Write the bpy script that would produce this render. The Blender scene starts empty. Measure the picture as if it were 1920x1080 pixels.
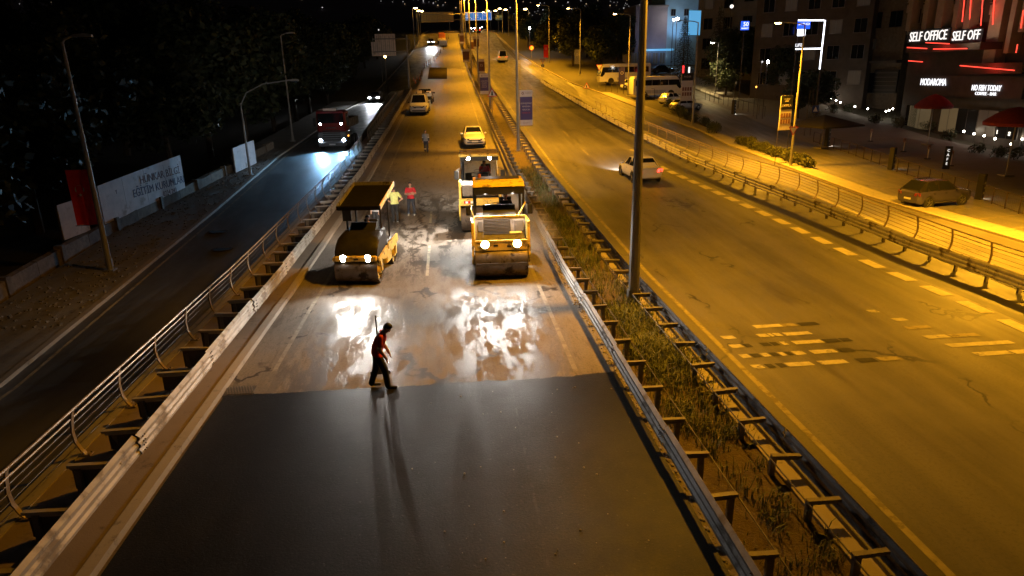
import bpy, bmesh, math, random
from mathutils import Vector, Matrix, noise
random.seed(11)
S = bpy.context.scene
C = S.collection
PI = math.pi
rad = math.radians

# ------------------------------------------------------------------ camera, world, added moonlight, exposure
cam = bpy.data.cameras.new('camera'); camo = bpy.data.objects.new('camera', cam); C.objects.link(camo)
cam.sensor_width = 36; cam.lens = 36 * 1260 / 1920; cam.clip_start = .1; cam.clip_end = 6000
camo.matrix_world = Matrix(((.99553286, .04881033, -.08082004, 0), (-.09185435, .3026676, -.94865964, 0), (-.02184278, .95184551, .30579898, 7.5), (0, 0, 0, 1)))
S.camera = camo
W = bpy.data.worlds.new('World'); S.world = W; W.use_nodes = True
wn = W.node_tree.nodes; wl = W.node_tree.links
sky = wn.new('ShaderNodeTexSky'); sky.sky_type = 'NISHITA'; sky.sun_disc = False
sky.sun_elevation = rad(24); sky.sun_rotation = rad(200)
tint = wn.new('ShaderNodeVectorMath'); tint.operation = 'MULTIPLY'; tint.inputs[1].default_value = (1, .78, .55)   # town glow on a night sky
wl.new(sky.outputs[0], tint.inputs[0]); wl.new(tint.outputs[0], wn['Background'].inputs[0]); wn['Background'].inputs[1].default_value = .0006
sun = bpy.data.lights.new('moon_fill', 'SUN'); sun.energy = .006; sun.angle = rad(.6); sun.color = (1, .95, .9)  # faint moonlight added as fill, no moon in view
suno = bpy.data.objects.new('moon_fill', sun); C.objects.link(suno)
suno.rotation_euler = (rad(66), 0, rad(-20))
S.view_settings.view_transform = 'Standard'; S.view_settings.look = 'None'; S.view_settings.gamma = 1
S.view_settings.use_curve_mapping = False; S.view_settings.exposure = 0
S.cycles.use_denoising = True
S.cycles.max_bounces = 6; S.cycles.diffuse_bounces = 2; S.cycles.glossy_bounces = 3; S.cycles.transmission_bounces = 4
S.cycles.sample_clamp_indirect = 4; S.cycles.use_light_tree = True; S.cycles.blur_glossy = .3

# ------------------------------------------------------------------ height profiles of the roads
def interp(x, xs, zs):
    if x <= xs[0]: return zs[0]
    for i in range(1, len(xs)):
        if x <= xs[i]:
            t = (x - xs[i-1]) / (xs[i] - xs[i-1]); return zs[i-1] + (zs[i] - zs[i-1]) * t
    return zs[-1]
def zm(y): return interp(y, [-50, 24, 45.7, 66.6, 98, 144, 187, 225, 300, 500], [0, 0, .8, 2.3, 4.7, 8.5, 13.6, 19.4, 25, 28])
def zl(y): return interp(y, [-50, 20, 40, 57, 112, 135, 150, 187, 225, 300, 500], [-1.5, -1.3, 0, 1.3, 3.6, 7.2, 9.1, 13.5, 19.3, 25, 28])
def zr(y): return interp(y, [-50, 45, 70, 110, 150, 187, 225, 300, 500], [-1.5, -1.5, -.4, 4.0, 8.6, 13.4, 19.2, 25, 28])
def drift(y): return interp(y, [23, 52, 92, 130], [0, .6, 1.3, 1.3])
YS = sorted(set([-60, -30] + list(range(-10, 62, 2)) + list(range(62, 300, 4)) + [300, 24, 45.7, 66.6, 98, 144, 187, 225, 20, 40, 57, 112, 135, 150, 45, 70, 110]))

# ------------------------------------------------------------------ materials
MATS = {}
def nt(name):
    m = bpy.data.materials.new(name); m.use_nodes = True; MATS[name] = m
    n = m.node_tree.nodes; l = m.node_tree.links
    return m, n, l, n['Principled BSDF']
def mat(name, col, rough=.6, metal=0, var=.2, scale=6, bump=0., bscale=60, spec=.5, emit=None, es=0, trans=0, coat=0, dirt=None, dscale=2.5, dth=.55):
    m, n, l, b = nt(name)
    b.inputs['Roughness'].default_value = rough; b.inputs['Metallic'].default_value = metal
    b.inputs['Specular IOR Level'].default_value = spec
    if coat: b.inputs['Coat Weight'].default_value = coat; b.inputs['Coat Roughness'].default_value = .08
    if trans: b.inputs['Transmission Weight'].default_value = trans
    b.inputs['Base Color'].default_value = (*col, 1)
    if emit:
        b.inputs['Emission Color'].default_value = (*emit, 1); b.inputs['Emission Strength'].default_value = es
    if var or bump or dirt:
        tc = n.new('ShaderNodeTexCoord')
    if var:
        nz = n.new('ShaderNodeTexNoise'); nz.inputs['Scale'].default_value = scale; nz.inputs['Detail'].default_value = 5; nz.inputs['Roughness'].default_value = .65
        l.new(tc.outputs['Object'], nz.inputs['Vector'])
        mr = n.new('ShaderNodeMapRange'); mr.inputs[1].default_value = .3; mr.inputs[2].default_value = .7
        mr.inputs[3].default_value = 1 - var; mr.inputs[4].default_value = 1 + var
        l.new(nz.outputs[0], mr.inputs[0])
        mx = n.new('ShaderNodeVectorMath'); mx.operation = 'SCALE'; mx.inputs[0].default_value = col
        l.new(mr.outputs[0], mx.inputs['Scale']); out = mx.outputs[0]
        if dirt:
            n2 = n.new('ShaderNodeTexNoise'); n2.inputs['Scale'].default_value = dscale; n2.inputs['Detail'].default_value = 8; n2.inputs['Roughness'].default_value = .7
            l.new(tc.outputs['Object'], n2.inputs['Vector'])
            r2 = n.new('ShaderNodeMapRange'); r2.interpolation_type = 'SMOOTHSTEP'; r2.inputs[1].default_value = dth - .06; r2.inputs[2].default_value = dth + .08
            l.new(n2.outputs[0], r2.inputs[0])
            mm = n.new('ShaderNodeMix'); mm.data_type = 'RGBA'; l.new(r2.outputs[0], mm.inputs[0]); l.new(out, mm.inputs[6]); mm.inputs[7].default_value = (*dirt, 1); out = mm.outputs[2]
            rr = n.new('ShaderNodeMapRange'); rr.inputs[3].default_value = rough; rr.inputs[4].default_value = .85; l.new(r2.outputs[0], rr.inputs[0]); l.new(rr.outputs[0], b.inputs['Roughness'])
        l.new(out, b.inputs['Base Color'])
    if bump:
        nb = n.new('ShaderNodeTexNoise'); nb.inputs['Scale'].default_value = bscale; nb.inputs['Detail'].default_value = 4
        l.new(tc.outputs['Object'], nb.inputs['Vector'])
        bp = n.new('ShaderNodeBump'); bp.inputs['Strength'].default_value = bump; bp.inputs['Distance'].default_value = .02
        l.new(nb.outputs[0], bp.inputs['Height']); l.new(bp.outputs[0], b.inputs['Normal'])
    return m
def glow(name, col, s):
    m, n, l, b = nt(name)
    b.inputs['Base Color'].default_value = (*[min(1, c) * .12 for c in col], 1); b.inputs['Roughness'].default_value = .4
    b.inputs['Emission Color'].default_value = (*col, 1); b.inputs['Emission Strength'].default_value = s
    return m
class N:   # tiny node-maths helper for the road materials
    def __init__(s, name):
        s.m, s.n, s.l, s.b = nt(name)
        g = s.n.new('ShaderNodeNewGeometry'); s.pos = g.outputs['Position']
        sx = s.n.new('ShaderNodeSeparateXYZ'); s.l.new(s.pos, sx.inputs[0]); s.x, s.y = sx.outputs[0], sx.outputs[1]
    def put(s, v, sock):
        if isinstance(v, (int, float)): sock.default_value = v
        else: s.l.new(v, sock)
    def noise(s, scale, detail=5, rough=.6, st=(1, 1, 1), dist=0):
        mp = s.n.new('ShaderNodeMapping'); mp.inputs['Scale'].default_value = st; s.l.new(s.pos, mp.inputs[0])
        t = s.n.new('ShaderNodeTexNoise'); t.inputs['Scale'].default_value = scale; t.inputs['Detail'].default_value = detail
        t.inputs['Roughness'].default_value = rough; t.inputs['Distortion'].default_value = dist; s.l.new(mp.outputs[0], t.inputs['Vector']); return t.outputs[0]
    def voro(s, scale, st=(1, 1, 1), warp=0):
        mp = s.n.new('ShaderNodeMapping'); mp.inputs['Scale'].default_value = st
        if warp:
            t = s.n.new('ShaderNodeTexNoise'); t.inputs['Scale'].default_value = 1.3; t.inputs['Detail'].default_value = 6; s.l.new(s.pos, t.inputs['Vector'])
            k = s.n.new('ShaderNodeVectorMath'); k.operation = 'MULTIPLY_ADD'; s.l.new(t.outputs['Color'], k.inputs[0]); k.inputs[1].default_value = (warp,) * 3; s.l.new(s.pos, k.inputs[2]); s.l.new(k.outputs[0], mp.inputs[0])
        else: s.l.new(s.pos, mp.inputs[0])
        t = s.n.new('ShaderNodeTexVoronoi'); t.feature = 'DISTANCE_TO_EDGE'; t.inputs['Scale'].default_value = scale; s.l.new(mp.outputs[0], t.inputs['Vector']); return t.outputs[0]
    def step(s, v, a, b, o0=0., o1=1.):
        r = s.n.new('ShaderNodeMapRange'); r.interpolation_type = 'SMOOTHSTEP'; s.put(v, r.inputs[0])
        r.inputs[1].default_value = a; r.inputs[2].default_value = b; r.inputs[3].default_value = o0; r.inputs[4].default_value = o1; return r.outputs[0]
    def op(s, o, a, b=0., c=None):
        r = s.n.new('ShaderNodeMath'); r.operation = o; s.put(a, r.inputs[0]); s.put(b, r.inputs[1]); return r.outputs[0]
    def mul(s, *a):
        o = a[0]
        for k in a[1:]: o = s.op('MULTIPLY', o, k)
        return o
    def mx(s, a, b): return s.op('MAXIMUM', a, b)
    def mix(s, f, a, b):
        m = s.n.new('ShaderNodeMix'); m.data_type = 'RGBA'; s.put(f, m.inputs[0])
        for v, i in ((a, 6), (b, 7)):
            if isinstance(v, tuple): m.inputs[i].default_value = (*v, 1)
            else: s.l.new(v, m.inputs[i])
        return m.outputs[2]
    def fmix(s, f, a, b):
        m = s.n.new('ShaderNodeMix'); m.data_type = 'FLOAT'; s.put(f, m.inputs[0]); s.put(a, m.inputs[2]); s.put(b, m.inputs[3]); return m.outputs[0]
    def spot(s, x0, x1, y0, y1, e=1.):      # soft-edged rectangle on the ground
        return s.mul(s.step(s.x, x0 - e, x0 + e), s.step(s.x, x1 + e, x1 - e), s.step(s.y, y0 - e, y0 + e), s.step(s.y, y1 + e, y1 - e))
    def done(s, col, rough, h=None, bs=.4, bd=.01, spec=.5):
        s.l.new(col, s.b.inputs['Base Color']); s.put(rough, s.b.inputs['Roughness']); s.b.inputs['Specular IOR Level'].default_value = spec
        if h is not None:
            bp = s.n.new('ShaderNodeBump'); bp.inputs['Strength'].default_value = bs; bp.inputs['Distance'].default_value = bd
            s.l.new(h, bp.inputs['Height']); s.l.new(bp.outputs[0], s.b.inputs['Normal'])
        return s.m

def road_old():
    k = N('worn_wet_asphalt')
    base = k.mix(k.noise(.5, 6, .6, (1, .3, 1)), (.145, .125, .105), (.20, .175, .15))
    base = k.mix(k.mul(k.step(k.noise(15, 8, .8), .48, .62), .7), base, (.10, .088, .076))
    base = k.mix(k.mul(k.step(k.noise(1.4, 10, .78, (1.8, .35, 1)), .52, .6), .55), base, (.085, .07, .056))
    tracks = k.step(k.noise(.6, 12, .80, (2.2, .42, 1), .15), .515, .54)            # mud and water dragged along by the wheels
    mud = k.mul(tracks, k.spot(-4.6, 2.0, 25.5, 40, 1.6))
    cracks = k.mul(k.step(k.voro(.33, (1, .55, 1), 1.6), .035, .012), k.step(k.noise(.4, 3), .47, .56), k.step(k.y, 52, 38))
    runs = k.mul(k.step(k.voro(.30, (2.0, .36, 1), 2.6), .075, .03), k.spot(-3.2, 1.5, 26, 39, 1.2), k.step(k.noise(.7, 4), .42, .5))
    wet0 = k.step(k.noise(.85, 15, .80, (2.0, .55, 1), .1), .485, .505)
    wet = k.mul(wet0, k.mx(k.spot(-4.9, -1.2, 15, 23, 1.0), k.spot(-.6, 2.8, 15, 23.5, .8)))
    dark = k.mx(k.mx(k.mul(mud, .86), k.mul(runs, .95)), k.mx(cracks, k.mul(wet, .72)))
    col = k.mix(dark, base, (.026, .019, .012))
    film = k.step(k.noise(1.1, 14, .8, (1.9, .5, 1), .1), .44, .56, .92, .62)
    film = k.fmix(k.step(k.y, 24, 32), film, k.step(k.noise(.3, 4), .3, .7, .78, .62))
    film = k.fmix(k.step(k.y, 60, 90), film, .5)
    rough = k.fmix(wet, film, k.step(k.noise(38, 4, .7), .35, .65, .27, .52))
    rough = k.fmix(k.mul(dark, k.op('SUBTRACT', 1., wet)), rough, .5)
    h = k.op('ADD', k.mul(k.noise(46, 3, .6), k.fmix(wet, 1., .6)), k.mul(k.noise(5, 6, .7), .7))
    m_ = k.done(col, rough, h, .5, .012, .4); k.l.new(k.fmix(k.mx(wet, k.step(k.y, 55, 80)), .13, .34), k.b.inputs['Specular IOR Level']); return m_
def road_new():
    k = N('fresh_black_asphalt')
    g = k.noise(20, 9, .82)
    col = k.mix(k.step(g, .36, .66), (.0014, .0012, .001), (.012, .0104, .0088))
    col = k.mix(k.step(k.noise(16, 2, .5), .70, .74), col, (.045, .04, .034))
    col = k.mix(k.mul(k.step(k.noise(.35, 5), .45, .7), .5), col, (.016, .0145, .013))
    col = k.mix(k.mul(k.step(k.noise(.9, 6, .6, (1.6, .05, 1)), .5, .62), .45), col, (.004, .0036, .003))
    col = k.mix(k.mul(k.step(k.op('ABSOLUTE', k.op('SUBTRACT', k.x, 1.22)), .035, .01), k.step(k.noise(3, 6, .7), .48, .6)), col, (.022, .02, .018))
    damp = k.mul(k.step(k.noise(.5, 6, .6, (1, .6, 1)), .42, .6), k.step(k.y, 11.5, 15.6))
    rough = k.fmix(damp, k.step(k.noise(2.2, 8, .7), .3, .7, .52, .42), .38)
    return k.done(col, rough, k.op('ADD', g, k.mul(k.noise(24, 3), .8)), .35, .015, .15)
def road_right():
    k = N('orange_lit_asphalt')
    lane = k.step(k.noise(.35, 5, .6, (2.6, .12, 1)), .3, .7)
    col = k.mix(lane, (.085, .08, .072), (.15, .14, .125))
    col = k.mix(k.mul(k.step(k.noise(14, 8, .8), .48, .64), .75), col, (.075, .07, .063))
    col = k.mix(k.mul(k.step(k.noise(.16, 6, .6), .45, .6), .4), col, (.17, .16, .14))
    col = k.mix(k.mul(k.step(k.voro(.2, (1, .5, 1), 1.2), .012, .004), k.step(k.noise(.3, 3), .5, .6)), col, (.03, .028, .026))
    col = k.mix(k.mul(k.step(k.noise(.5, 6, .6, (1.5, .3, 1)), .56, .7), .5), col, (.055, .048, .04))
    rough = k.step(k.noise(.7, 4, .6, (2.2, .3, 1)), .3, .7, .56, .40)
    return k.done(col, rough, k.op('ADD', k.noise(60, 2), k.mul(k.noise(5, 3), .3)), .4, .012, .5)
def road_side():
    k = N('dark_side_asphalt')
    col = k.mix(k.step(k.noise(.4, 6, .6, (1.6, .3, 1)), .3, .7), (.045, .044, .043), (.085, .082, .078))
    col = k.mix(k.step(k.noise(60, 2), .45, .75), col, (.06, .058, .055))
    return k.done(col, k.step(k.noise(.8, 4, .6, (1.5, .5, 1)), .3, .7, .6, .40), k.noise(55, 2), .4, .012)
def soil():
    k = N('dry_soil')
    col = k.mix(k.noise(1.2, 8, .7), (.06, .042, .026), (.16, .115, .07))
    col = k.mix(k.step(k.noise(9, 5, .7), .55, .7), col, (.17, .13, .075))
    return k.done(col, .95, k.op('ADD', k.noise(20, 6, .7), k.noise(3, 3)), .9, .06)
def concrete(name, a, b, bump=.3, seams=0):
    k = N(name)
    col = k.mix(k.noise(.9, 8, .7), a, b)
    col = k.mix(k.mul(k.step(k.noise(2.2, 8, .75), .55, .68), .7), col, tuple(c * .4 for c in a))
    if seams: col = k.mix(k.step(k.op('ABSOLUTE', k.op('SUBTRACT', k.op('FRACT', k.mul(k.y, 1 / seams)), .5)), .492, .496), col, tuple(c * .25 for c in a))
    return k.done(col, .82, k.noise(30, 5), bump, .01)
road_old(); road_new(); road_right(); road_side(); soil()
concrete('kerb_concrete', (.23, .195, .155), (.34, .295, .24)); concrete('strip_concrete', (.15, .11, .075), (.24, .185, .13), .5)
concrete('wall_concrete', (.20, .18, .15), (.30, .27, .23)); concrete('paving', (.19, .174, .15), (.28, .255, .22), .3, 1.2); concrete('plaza_paving', (.15, .135, .12), (.22, .20, .18), .3, 2.4)
concrete('rubble', (.12, .10, .08), (.30, .27, .22), .9)
concrete('hazy_far_town', (.26, .21, .27), (.36, .30, .36), .2)  # pale purple stands in for the haze glow over the hills
concrete('earth', (.05, .045, .03), (.09, .08, .05), .6)

mat('galvanised', (.42, .40, .38), .48, .55, .22, 3, .1, 40, dirt=(.10, .075, .05), dscale=1.6, dth=.58)
mat('galvanised_pale', (.38, .335, .28), .55, .25, .15, 2.2, .1, 40, dirt=(.22, .18, .135), dscale=1.3, dth=.56)
mat('galvanised_dirty', (.17, .15, .13), .6, .3, .3, 3, .2, 30, dirt=(.10, .08, .06), dscale=1.2, dth=.60)
mat('steel_dark', (.09, .08, .075), .5, .6, .3, 5)
mat('pole_grey', (.30, .29, .28), .5, .3, .15, 3, .05)
mat('rail_brown', (.30, .23, .16), .5, .35, .2, 4)
mat('paint_white', (.40, .37, .30), .6, 0, .25, 5, .2, 50, dirt=(.12, .11, .095), dscale=3.2, dth=.60)
mat('paint_yellowish', (.27, .235, .155), .6, 0, .2, 4, .2, 50, dirt=(.17, .15, .115), dscale=2.8, dth=.54)
mat('patch_asphalt', (.05, .042, .035), .9, 0, .25, 2, .3, 40, spec=0)
mat('block_paint', (.46, .42, .33), .6, 0, .22, 5, .2, 40, dirt=(.22, .2, .16), dscale=4, dth=.66)
mat('faint_line', (.20, .175, .13), .7, 0, .2, 4, .2, 50, dirt=(.15, .13, .10), dscale=2.8, dth=.52)
mat('paint_black', (.03, .028, .025), .6, 0, .3, 6)
mat('matte_black', (.012, .011, .01), .95, 0, .3, 5, spec=.1)
mat('hood_black', (.022, .02, .018), .5, 0, .35, 4, spec=.35)
mat('tail_off', (.16, .008, .008), .3, 0, 0)
mat('roller_yellow', (.78, .56, .12), .38, 0, .12, 3, dirt=(.19, .14, .075), dscale=3.4, dth=.57)
mat('roller_dark', (.045, .04, .036), .55, 0, .3, 4, dirt=(.13, .105, .08), dscale=2.4, dth=.60)
mat('roller_grey', (.17, .155, .14), .6, 0, .3, 5, dirt=(.09, .07, .05), dscale=3, dth=.58)
mat('drum_steel', (.15, .125, .105), .42, .75, .3, 2.5, .15, 30, dirt=(.045, .034, .025), dscale=2.2, dth=.55)
mat('black_plastic', (.018, .017, .016), .5, 0, .2, 5)
mat('rubber', (.016, .016, .016), .8, 0, .2, 8, .2, 40)
mat('car_white', (.74, .72, .68), .25, 0, .05, 2, coat=.7)
mat('car_silver', (.42, .42, .43), .28, .6, .05, 2, coat=.7)
mat('car_purple_lit', (.06, .055, .14), .2, .3, .08, 2, coat=.8)  # the SUV's purple is plaza sign light put into the paint
mat('car_dark', (.025, .025, .03), .25, .3, .1, 2, coat=.7)
mat('truck_red', (.17, .012, .011), .35, 0, .15, 3, coat=.4)
mat('truck_grey', (.13, .13, .14), .5, 0, .2, 3)
mat('box_wood', (.10, .066, .032), .7, 0, .25, 4)
mat('glass_dark', (.012, .013, .015), .06, 0, 0, spec=.8)
mat('glass_clear', (.9, .95, .95), .02, 0, 0, trans=1)
mat('rim', (.45, .45, .46), .3, .9, .1, 8)
mat('chrome', (.6, .6, .6), .18, 1, 0)
mat('plate_white', (.7, .7, .68), .5, 0, .1, 20)
mat('skin', (.42, .24, .16), .55, 0, .08, 12); mat('hair', (.018, .013, .01), .6, 0, .3, 40)
mat('shirt_red', (.46, .02, .03), .85, 0, .15, 14, .3, 25); mat('shirt_yellow', (.62, .66, .24), .85, 0, .12, 14, .3, 25)
mat('shirt_grey', (.28, .28, .30), .85, 0, .15, 14, .3, 25); mat('cloth_black', (.016, .016, .018), .9, 0, .3, 14, .3, 25)
mat('cloth_navy', (.035, .042, .06), .9, 0, .2, 14, .3, 25); mat('shoe_white', (.6, .6, .58), .6, 0, .15, 20); mat('shoe_dark', (.03, .025, .02), .7, 0, .2, 20)
mat('reflect', (.75, .76, .78), .35, .2, .1, 30)
mat('banner_white', (.62, .56, .56), .7, 0, .08, 4); mat('banner_purple', (.075, .055, .19), .7, 0, .08, 4); mat('banner_brown', (.16, .07, .045), .7, 0, .12, 4)
mat('banner_red', (.78, .02, .022), .75, 0, .12, 3, .2, 6); mat('ink_red', (.40, .04, .03), .7, 0, 0); mat('ink_brown', (.22, .10, .08), .7, 0, .2, 5); mat('ink_navy', (.09, .08, .15), .7, 0, .2, 5); mat('ink_black', (.015, .015, .015), .7, 0, 0)
mat('board_white', (.80, .71, .67), .75, 0, .14, 1.6, .1, 8, dirt=(.50, .40, .33), dscale=.9, dth=.6)
mat('poster_dark', (.022, .023, .026), .35, 0, .2, 3); mat('poster_skin', (.38, .22, .17), .5, 0, .15, 6); mat('poster_grey', (.30, .30, .31), .5, 0, .3, 9)
mat('stone', (.21, .165, .115), .9, 0, .35, 3, .8, 9); mat('stone_b', (.155, .12, .085), .9, 0, .35, 3, .8, 9)
mat('sign_blue', (.02, .13, .52), .5, 0, .1, 3, emit=(.01, .16, .75), es=.55); mat('sign_blue_dim', (.02, .06, .25), .5, 0, .1, 3); mat('sign_white', (.75, .75, .75), .5, 0, 0, emit=(.8, .9, 1), es=.5)
mat('sign_yellow_back', (.42, .34, .16), .6, .1, .2, 2); mat('tri_white', (.75, .73, .68), .5, 0, .05, 9); mat('tri_red', (.5, .02, .02), .5, 0, 0)
mat('cone_orange', (.36, .10, .02), .6, 0, .15, 9); mat('barrel_dark', (.10, .035, .02), .7, 0, .2, 9)
mat('facade_beige', (.34, .285, .23), .8, 0, .15, 1.2, .1, 20); mat('facade_dark', (.085, .07, .06), .8, 0, .25, .8, .2, 12); mat('facade_grey', (.20, .185, .18), .8, 0, .2, .7, .2, 12); mat('facade_mauve', (.23, .20, .23), .8, 0, .1, .6)
mat('facade_blue_lit', (.25, .40, .50), .8, 0, .1, .6); mat('parasol_cloth', (.02, .017, .015), .9, 0, .2, 5); mat('awning_red', (.20, .02, .025), .85, 0, .2, 4); mat('curtain', (.35, .33, .30), .9, 0, .35, 9)  # blue facade colour holds the blue light falling on the wing
mat('terracotta', (.25, .09, .045), .8, 0, .2, 6); mat('fence_dark', (.05, .035, .028), .6, .2, .2, 6); mat('bark', (.06, .045, .03), .95, 0, .4, 8, .8, 14)
def leafmat(name, a, b):
    m, n, l, s = nt(name)
    oi = n.new('ShaderNodeNewGeometry'); cr = n.new('ShaderNodeMix'); cr.data_type = 'RGBA'
    l.new(oi.outputs['Random Per Island'], cr.inputs[0]); cr.inputs[6].default_value = (*a, 1); cr.inputs[7].default_value = (*b, 1)
    l.new(cr.outputs[2], s.inputs['Base Color']); s.inputs['Roughness'].default_value = .65; return m
leafmat('leaf_dark', (.015, .024, .010), (.045, .06, .022)); leafmat('leaf_mid', (.05, .07, .02), (.11, .12, .04)); leafmat('leaf_conifer', (.012, .02, .012), (.035, .05, .025))
leafmat('grass_blade', (.045, .07, .02), (.17, .175, .07)); leafmat('leaf_hedge', (.03, .04, .012), (.085, .085, .025)); leafmat('leaf_palm', (.05, .06, .03), (.13, .12, .05))
SOD = (1, .425, .015)
glow('lamp_sodium', (1, .60, .17), 60); glow('lamp_sodium_far', (1, .62, .2), 60); glow('lamp_cool', (1, .97, .9), 70); glow('headlight_roller', (1, .97, .92), 140); glow('headlight_car', (.86, .92, 1), 260); glow('headlight_truck', (.62, .80, 1), 110)
glow('tail_red', (1, .03, .02), 9); glow('tail_dim', (1, .10, .03), 3); glow('amber', (1, .35, .05), 5); glow('led_red', (1, .045, .03), 3.2); glow('led_red_core', (1, .06, .035), 2.6); glow('led_white', (.86, .90, 1), 5); glow('letter_white', (.95, .95, 1), 1.5); glow('letter_warm', (1, .94, .88), 1.3)
glow('panel_blue', (.02, .10, .95), 1.6); glow('panel_cyan', (.14, .48, .85), .8); glow('window_warm', (1, .72, .35), .07); glow('window_dim', (1, .8, .6), .012); glow('garden_globe', (1, .93, .80), 28); glow('neon_red', (1, .03, .03), 2.5); glow('city_warm', (1, .72, .42), .9); glow('city_cool', (.95, .92, .9), .8)

# ------------------------------------------------------------------ mesh helpers
def V(*a): return Vector(a)
class MB:
    def __init__(s): s.v = []; s.f = []; s.m = []
    def add(s, vs, fs, mi=0):
        o = len(s.v); s.v += [tuple(p) for p in vs]; s.f += [tuple(i + o for i in f) for f in fs]; s.m += [mi] * len(fs); return s
    def box(s, c, d, mi=0, rz=0, rx=0, ry=0, tx=1, ty=1):
        hx, hy, hz = d[0] / 2, d[1] / 2, d[2] / 2
        R = Matrix.Rotation(rz, 3, 'Z') @ Matrix.Rotation(ry, 3, 'Y') @ Matrix.Rotation(rx, 3, 'X')
        vs = []
        for k in (-1, 1):
            a, b = (tx, ty) if k > 0 else (1, 1)
            for i, j in ((-1, -1), (1, -1), (1, 1), (-1, 1)): vs.append(R @ V(i * hx * a, j * hy * b, k * hz) + V(*c))
        return s.add(vs, [(3, 2, 1, 0), (4, 5, 6, 7), (0, 1, 5, 4), (1, 2, 6, 5), (2, 3, 7, 6), (3, 0, 4, 7)], mi)
    def bbox(s, c, d, b=.02, mi=0, **kw):      # box with chamfered vertical and horizontal edges
        hx, hy, hz = d[0] / 2, d[1] / 2, d[2] / 2; rz = kw.get('rz', 0); rx = kw.get('rx', 0)
        R = Matrix.Rotation(rz, 3, 'Z') @ Matrix.Rotation(rx, 3, 'X')
        def ring(z, i): return [R @ V(x, y, z) + V(*c) for x, y in ((-hx + i + b, -hy + i), (hx - i - b, -hy + i), (hx - i, -hy + i + b), (hx - i, hy - i - b), (hx - i - b, hy - i), (-hx + i + b, hy - i), (-hx + i, hy - i - b), (-hx + i, -hy + i + b))]
        return s.loft([ring(-hz, b), ring(-hz + b, 0), ring(hz - b, 0), ring(hz, b)], mi=mi)
    def loft(s, rings, mi=0, caps=True, closed=True):
        n = len(rings[0]); vs = [p for r in rings for p in r]; fs = []
        for i in range(len(rings) - 1):
            for j in range(n if closed else n - 1):
                a = i * n + j; b = i * n + (j + 1) % n; fs.append((a, b, b + n, a + n))
        if caps: fs.append(tuple(range(n - 1, -1, -1))); fs.append(tuple((len(rings) - 1) * n + j for j in range(n)))
        return s.add(vs, fs, mi)
    def tube(s, pts, r, n=8, mi=0, caps=True, flat=1):
        pts = [V(*p) for p in pts]; rings = []
        rs = r if isinstance(r, (list, tuple)) else [r] * len(pts)
        for i, p in enumerate(pts):
            t = (pts[min(i + 1, len(pts) - 1)] - pts[max(i - 1, 0)]).normalized()
            up = V(0, 0, 1) if abs(t.z) < .95 else V(0, 1, 0)
            a = t.cross(up).normalized(); b = a.cross(t).normalized()
            rings.append([p + (a * math.cos(2 * PI * k / n) + b * math.sin(2 * PI * k / n) * flat) * rs[i] for k in range(n)])
        return s.loft(rings, mi, caps)
    def lathe(s, prof, c=(0, 0, 0), axis='Z', n=16, mi=0, caps=False):
        rings = []
        for r, h in prof:
            ring = []
            for k in range(n):
                a = 2 * PI * k / n; x, y = r * math.cos(a), r * math.sin(a)
                p = V(x, y, h) if axis == 'Z' else (V(h, x, y) if axis == 'X' else V(y, h, x))
                ring.append(p + V(*c))
            rings.append(ring)
        return s.loft(rings, mi, caps)
    def prism(s, poly, a, b, axis='X', mi=0, off=(0, 0, 0)):   # poly in the two other axes
        def P(u, w, t): return {'X': V(t, u, w), 'Y': V(u, t, w), 'Z': V(u, w, t)}[axis] + V(*off)
        return s.loft([[P(u, w, a) for u, w in poly], [P(u, w, b) for u, w in poly]], mi)
    def ball(s, c, r, sc=(1, 1, 1), n=8, k=5, mi=0):
        return s.loft([[V(c[0] + sc[0] * r * math.sin(PI * (i + .02) / (k + .04)) * math.cos(2 * PI * j / n), c[1] + sc[1] * r * math.sin(PI * (i + .02) / (k + .04)) * math.sin(2 * PI * j / n), c[2] - sc[2] * r * math.cos(PI * i / k)) for j in range(n)] for i in range(k + 1)], mi)
    def quad(s, a, b, c, d, mi=0): return s.add([a, b, c, d], [(0, 1, 2, 3)], mi)
    def mesh(s, name, mats, smooth=35):
        me = bpy.data.meshes.new(name); me.from_pydata(s.v, [], s.f)
        for k in (mats if isinstance(mats, (list, tuple)) else [mats]): me.materials.append(MATS[k])
        me.polygons.foreach_set('material_index', s.m)
        bm = bmesh.new(); bm.from_mesh(me); bmesh.ops.recalc_face_normals(bm, faces=bm.faces); bm.to_mesh(me); bm.free()
        if smooth: me.polygons.foreach_set('use_smooth', [True] * len(me.polygons)); me.set_sharp_from_angle(angle=rad(smooth))
        me.update(); return me
    def build(s, name, mats, parent=None, smooth=35, loc=None, rz=0): return ob(name, s.mesh(name, mats, smooth), parent, loc, rz)
def ob(name, me, parent=None, loc=None, rz=0):
    o = bpy.data.objects.new(name, me); C.objects.link(o)
    if parent: o.parent = parent
    if loc: o.location = loc
    if rz: o.rotation_euler = (0, 0, rz)
    return o
def tag(o, label=None, cat=None, group=None, kind=None):
    for k, v in (('label', label), ('category', cat), ('group', group), ('kind', kind)):
        if v: o[k] = v
    return o
def thing(name, label, cat, loc=(0, 0, 0), rz=0, group=None):
    return tag(ob(name, None, None, loc, rz), label, cat, group)
KIDS = {}
def copy_tree(o, loc=None, rz=None, label=None, parent=None):
    c = o.copy(); C.objects.link(c)
    if parent: c.parent = parent
    if loc: c.location = loc
    if rz is not None: c.rotation_euler = (0, 0, rz)
    if label: c['label'] = label
    for ch in o.children: copy_tree(ch, parent=c)
    return c
_tc = {}
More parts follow.
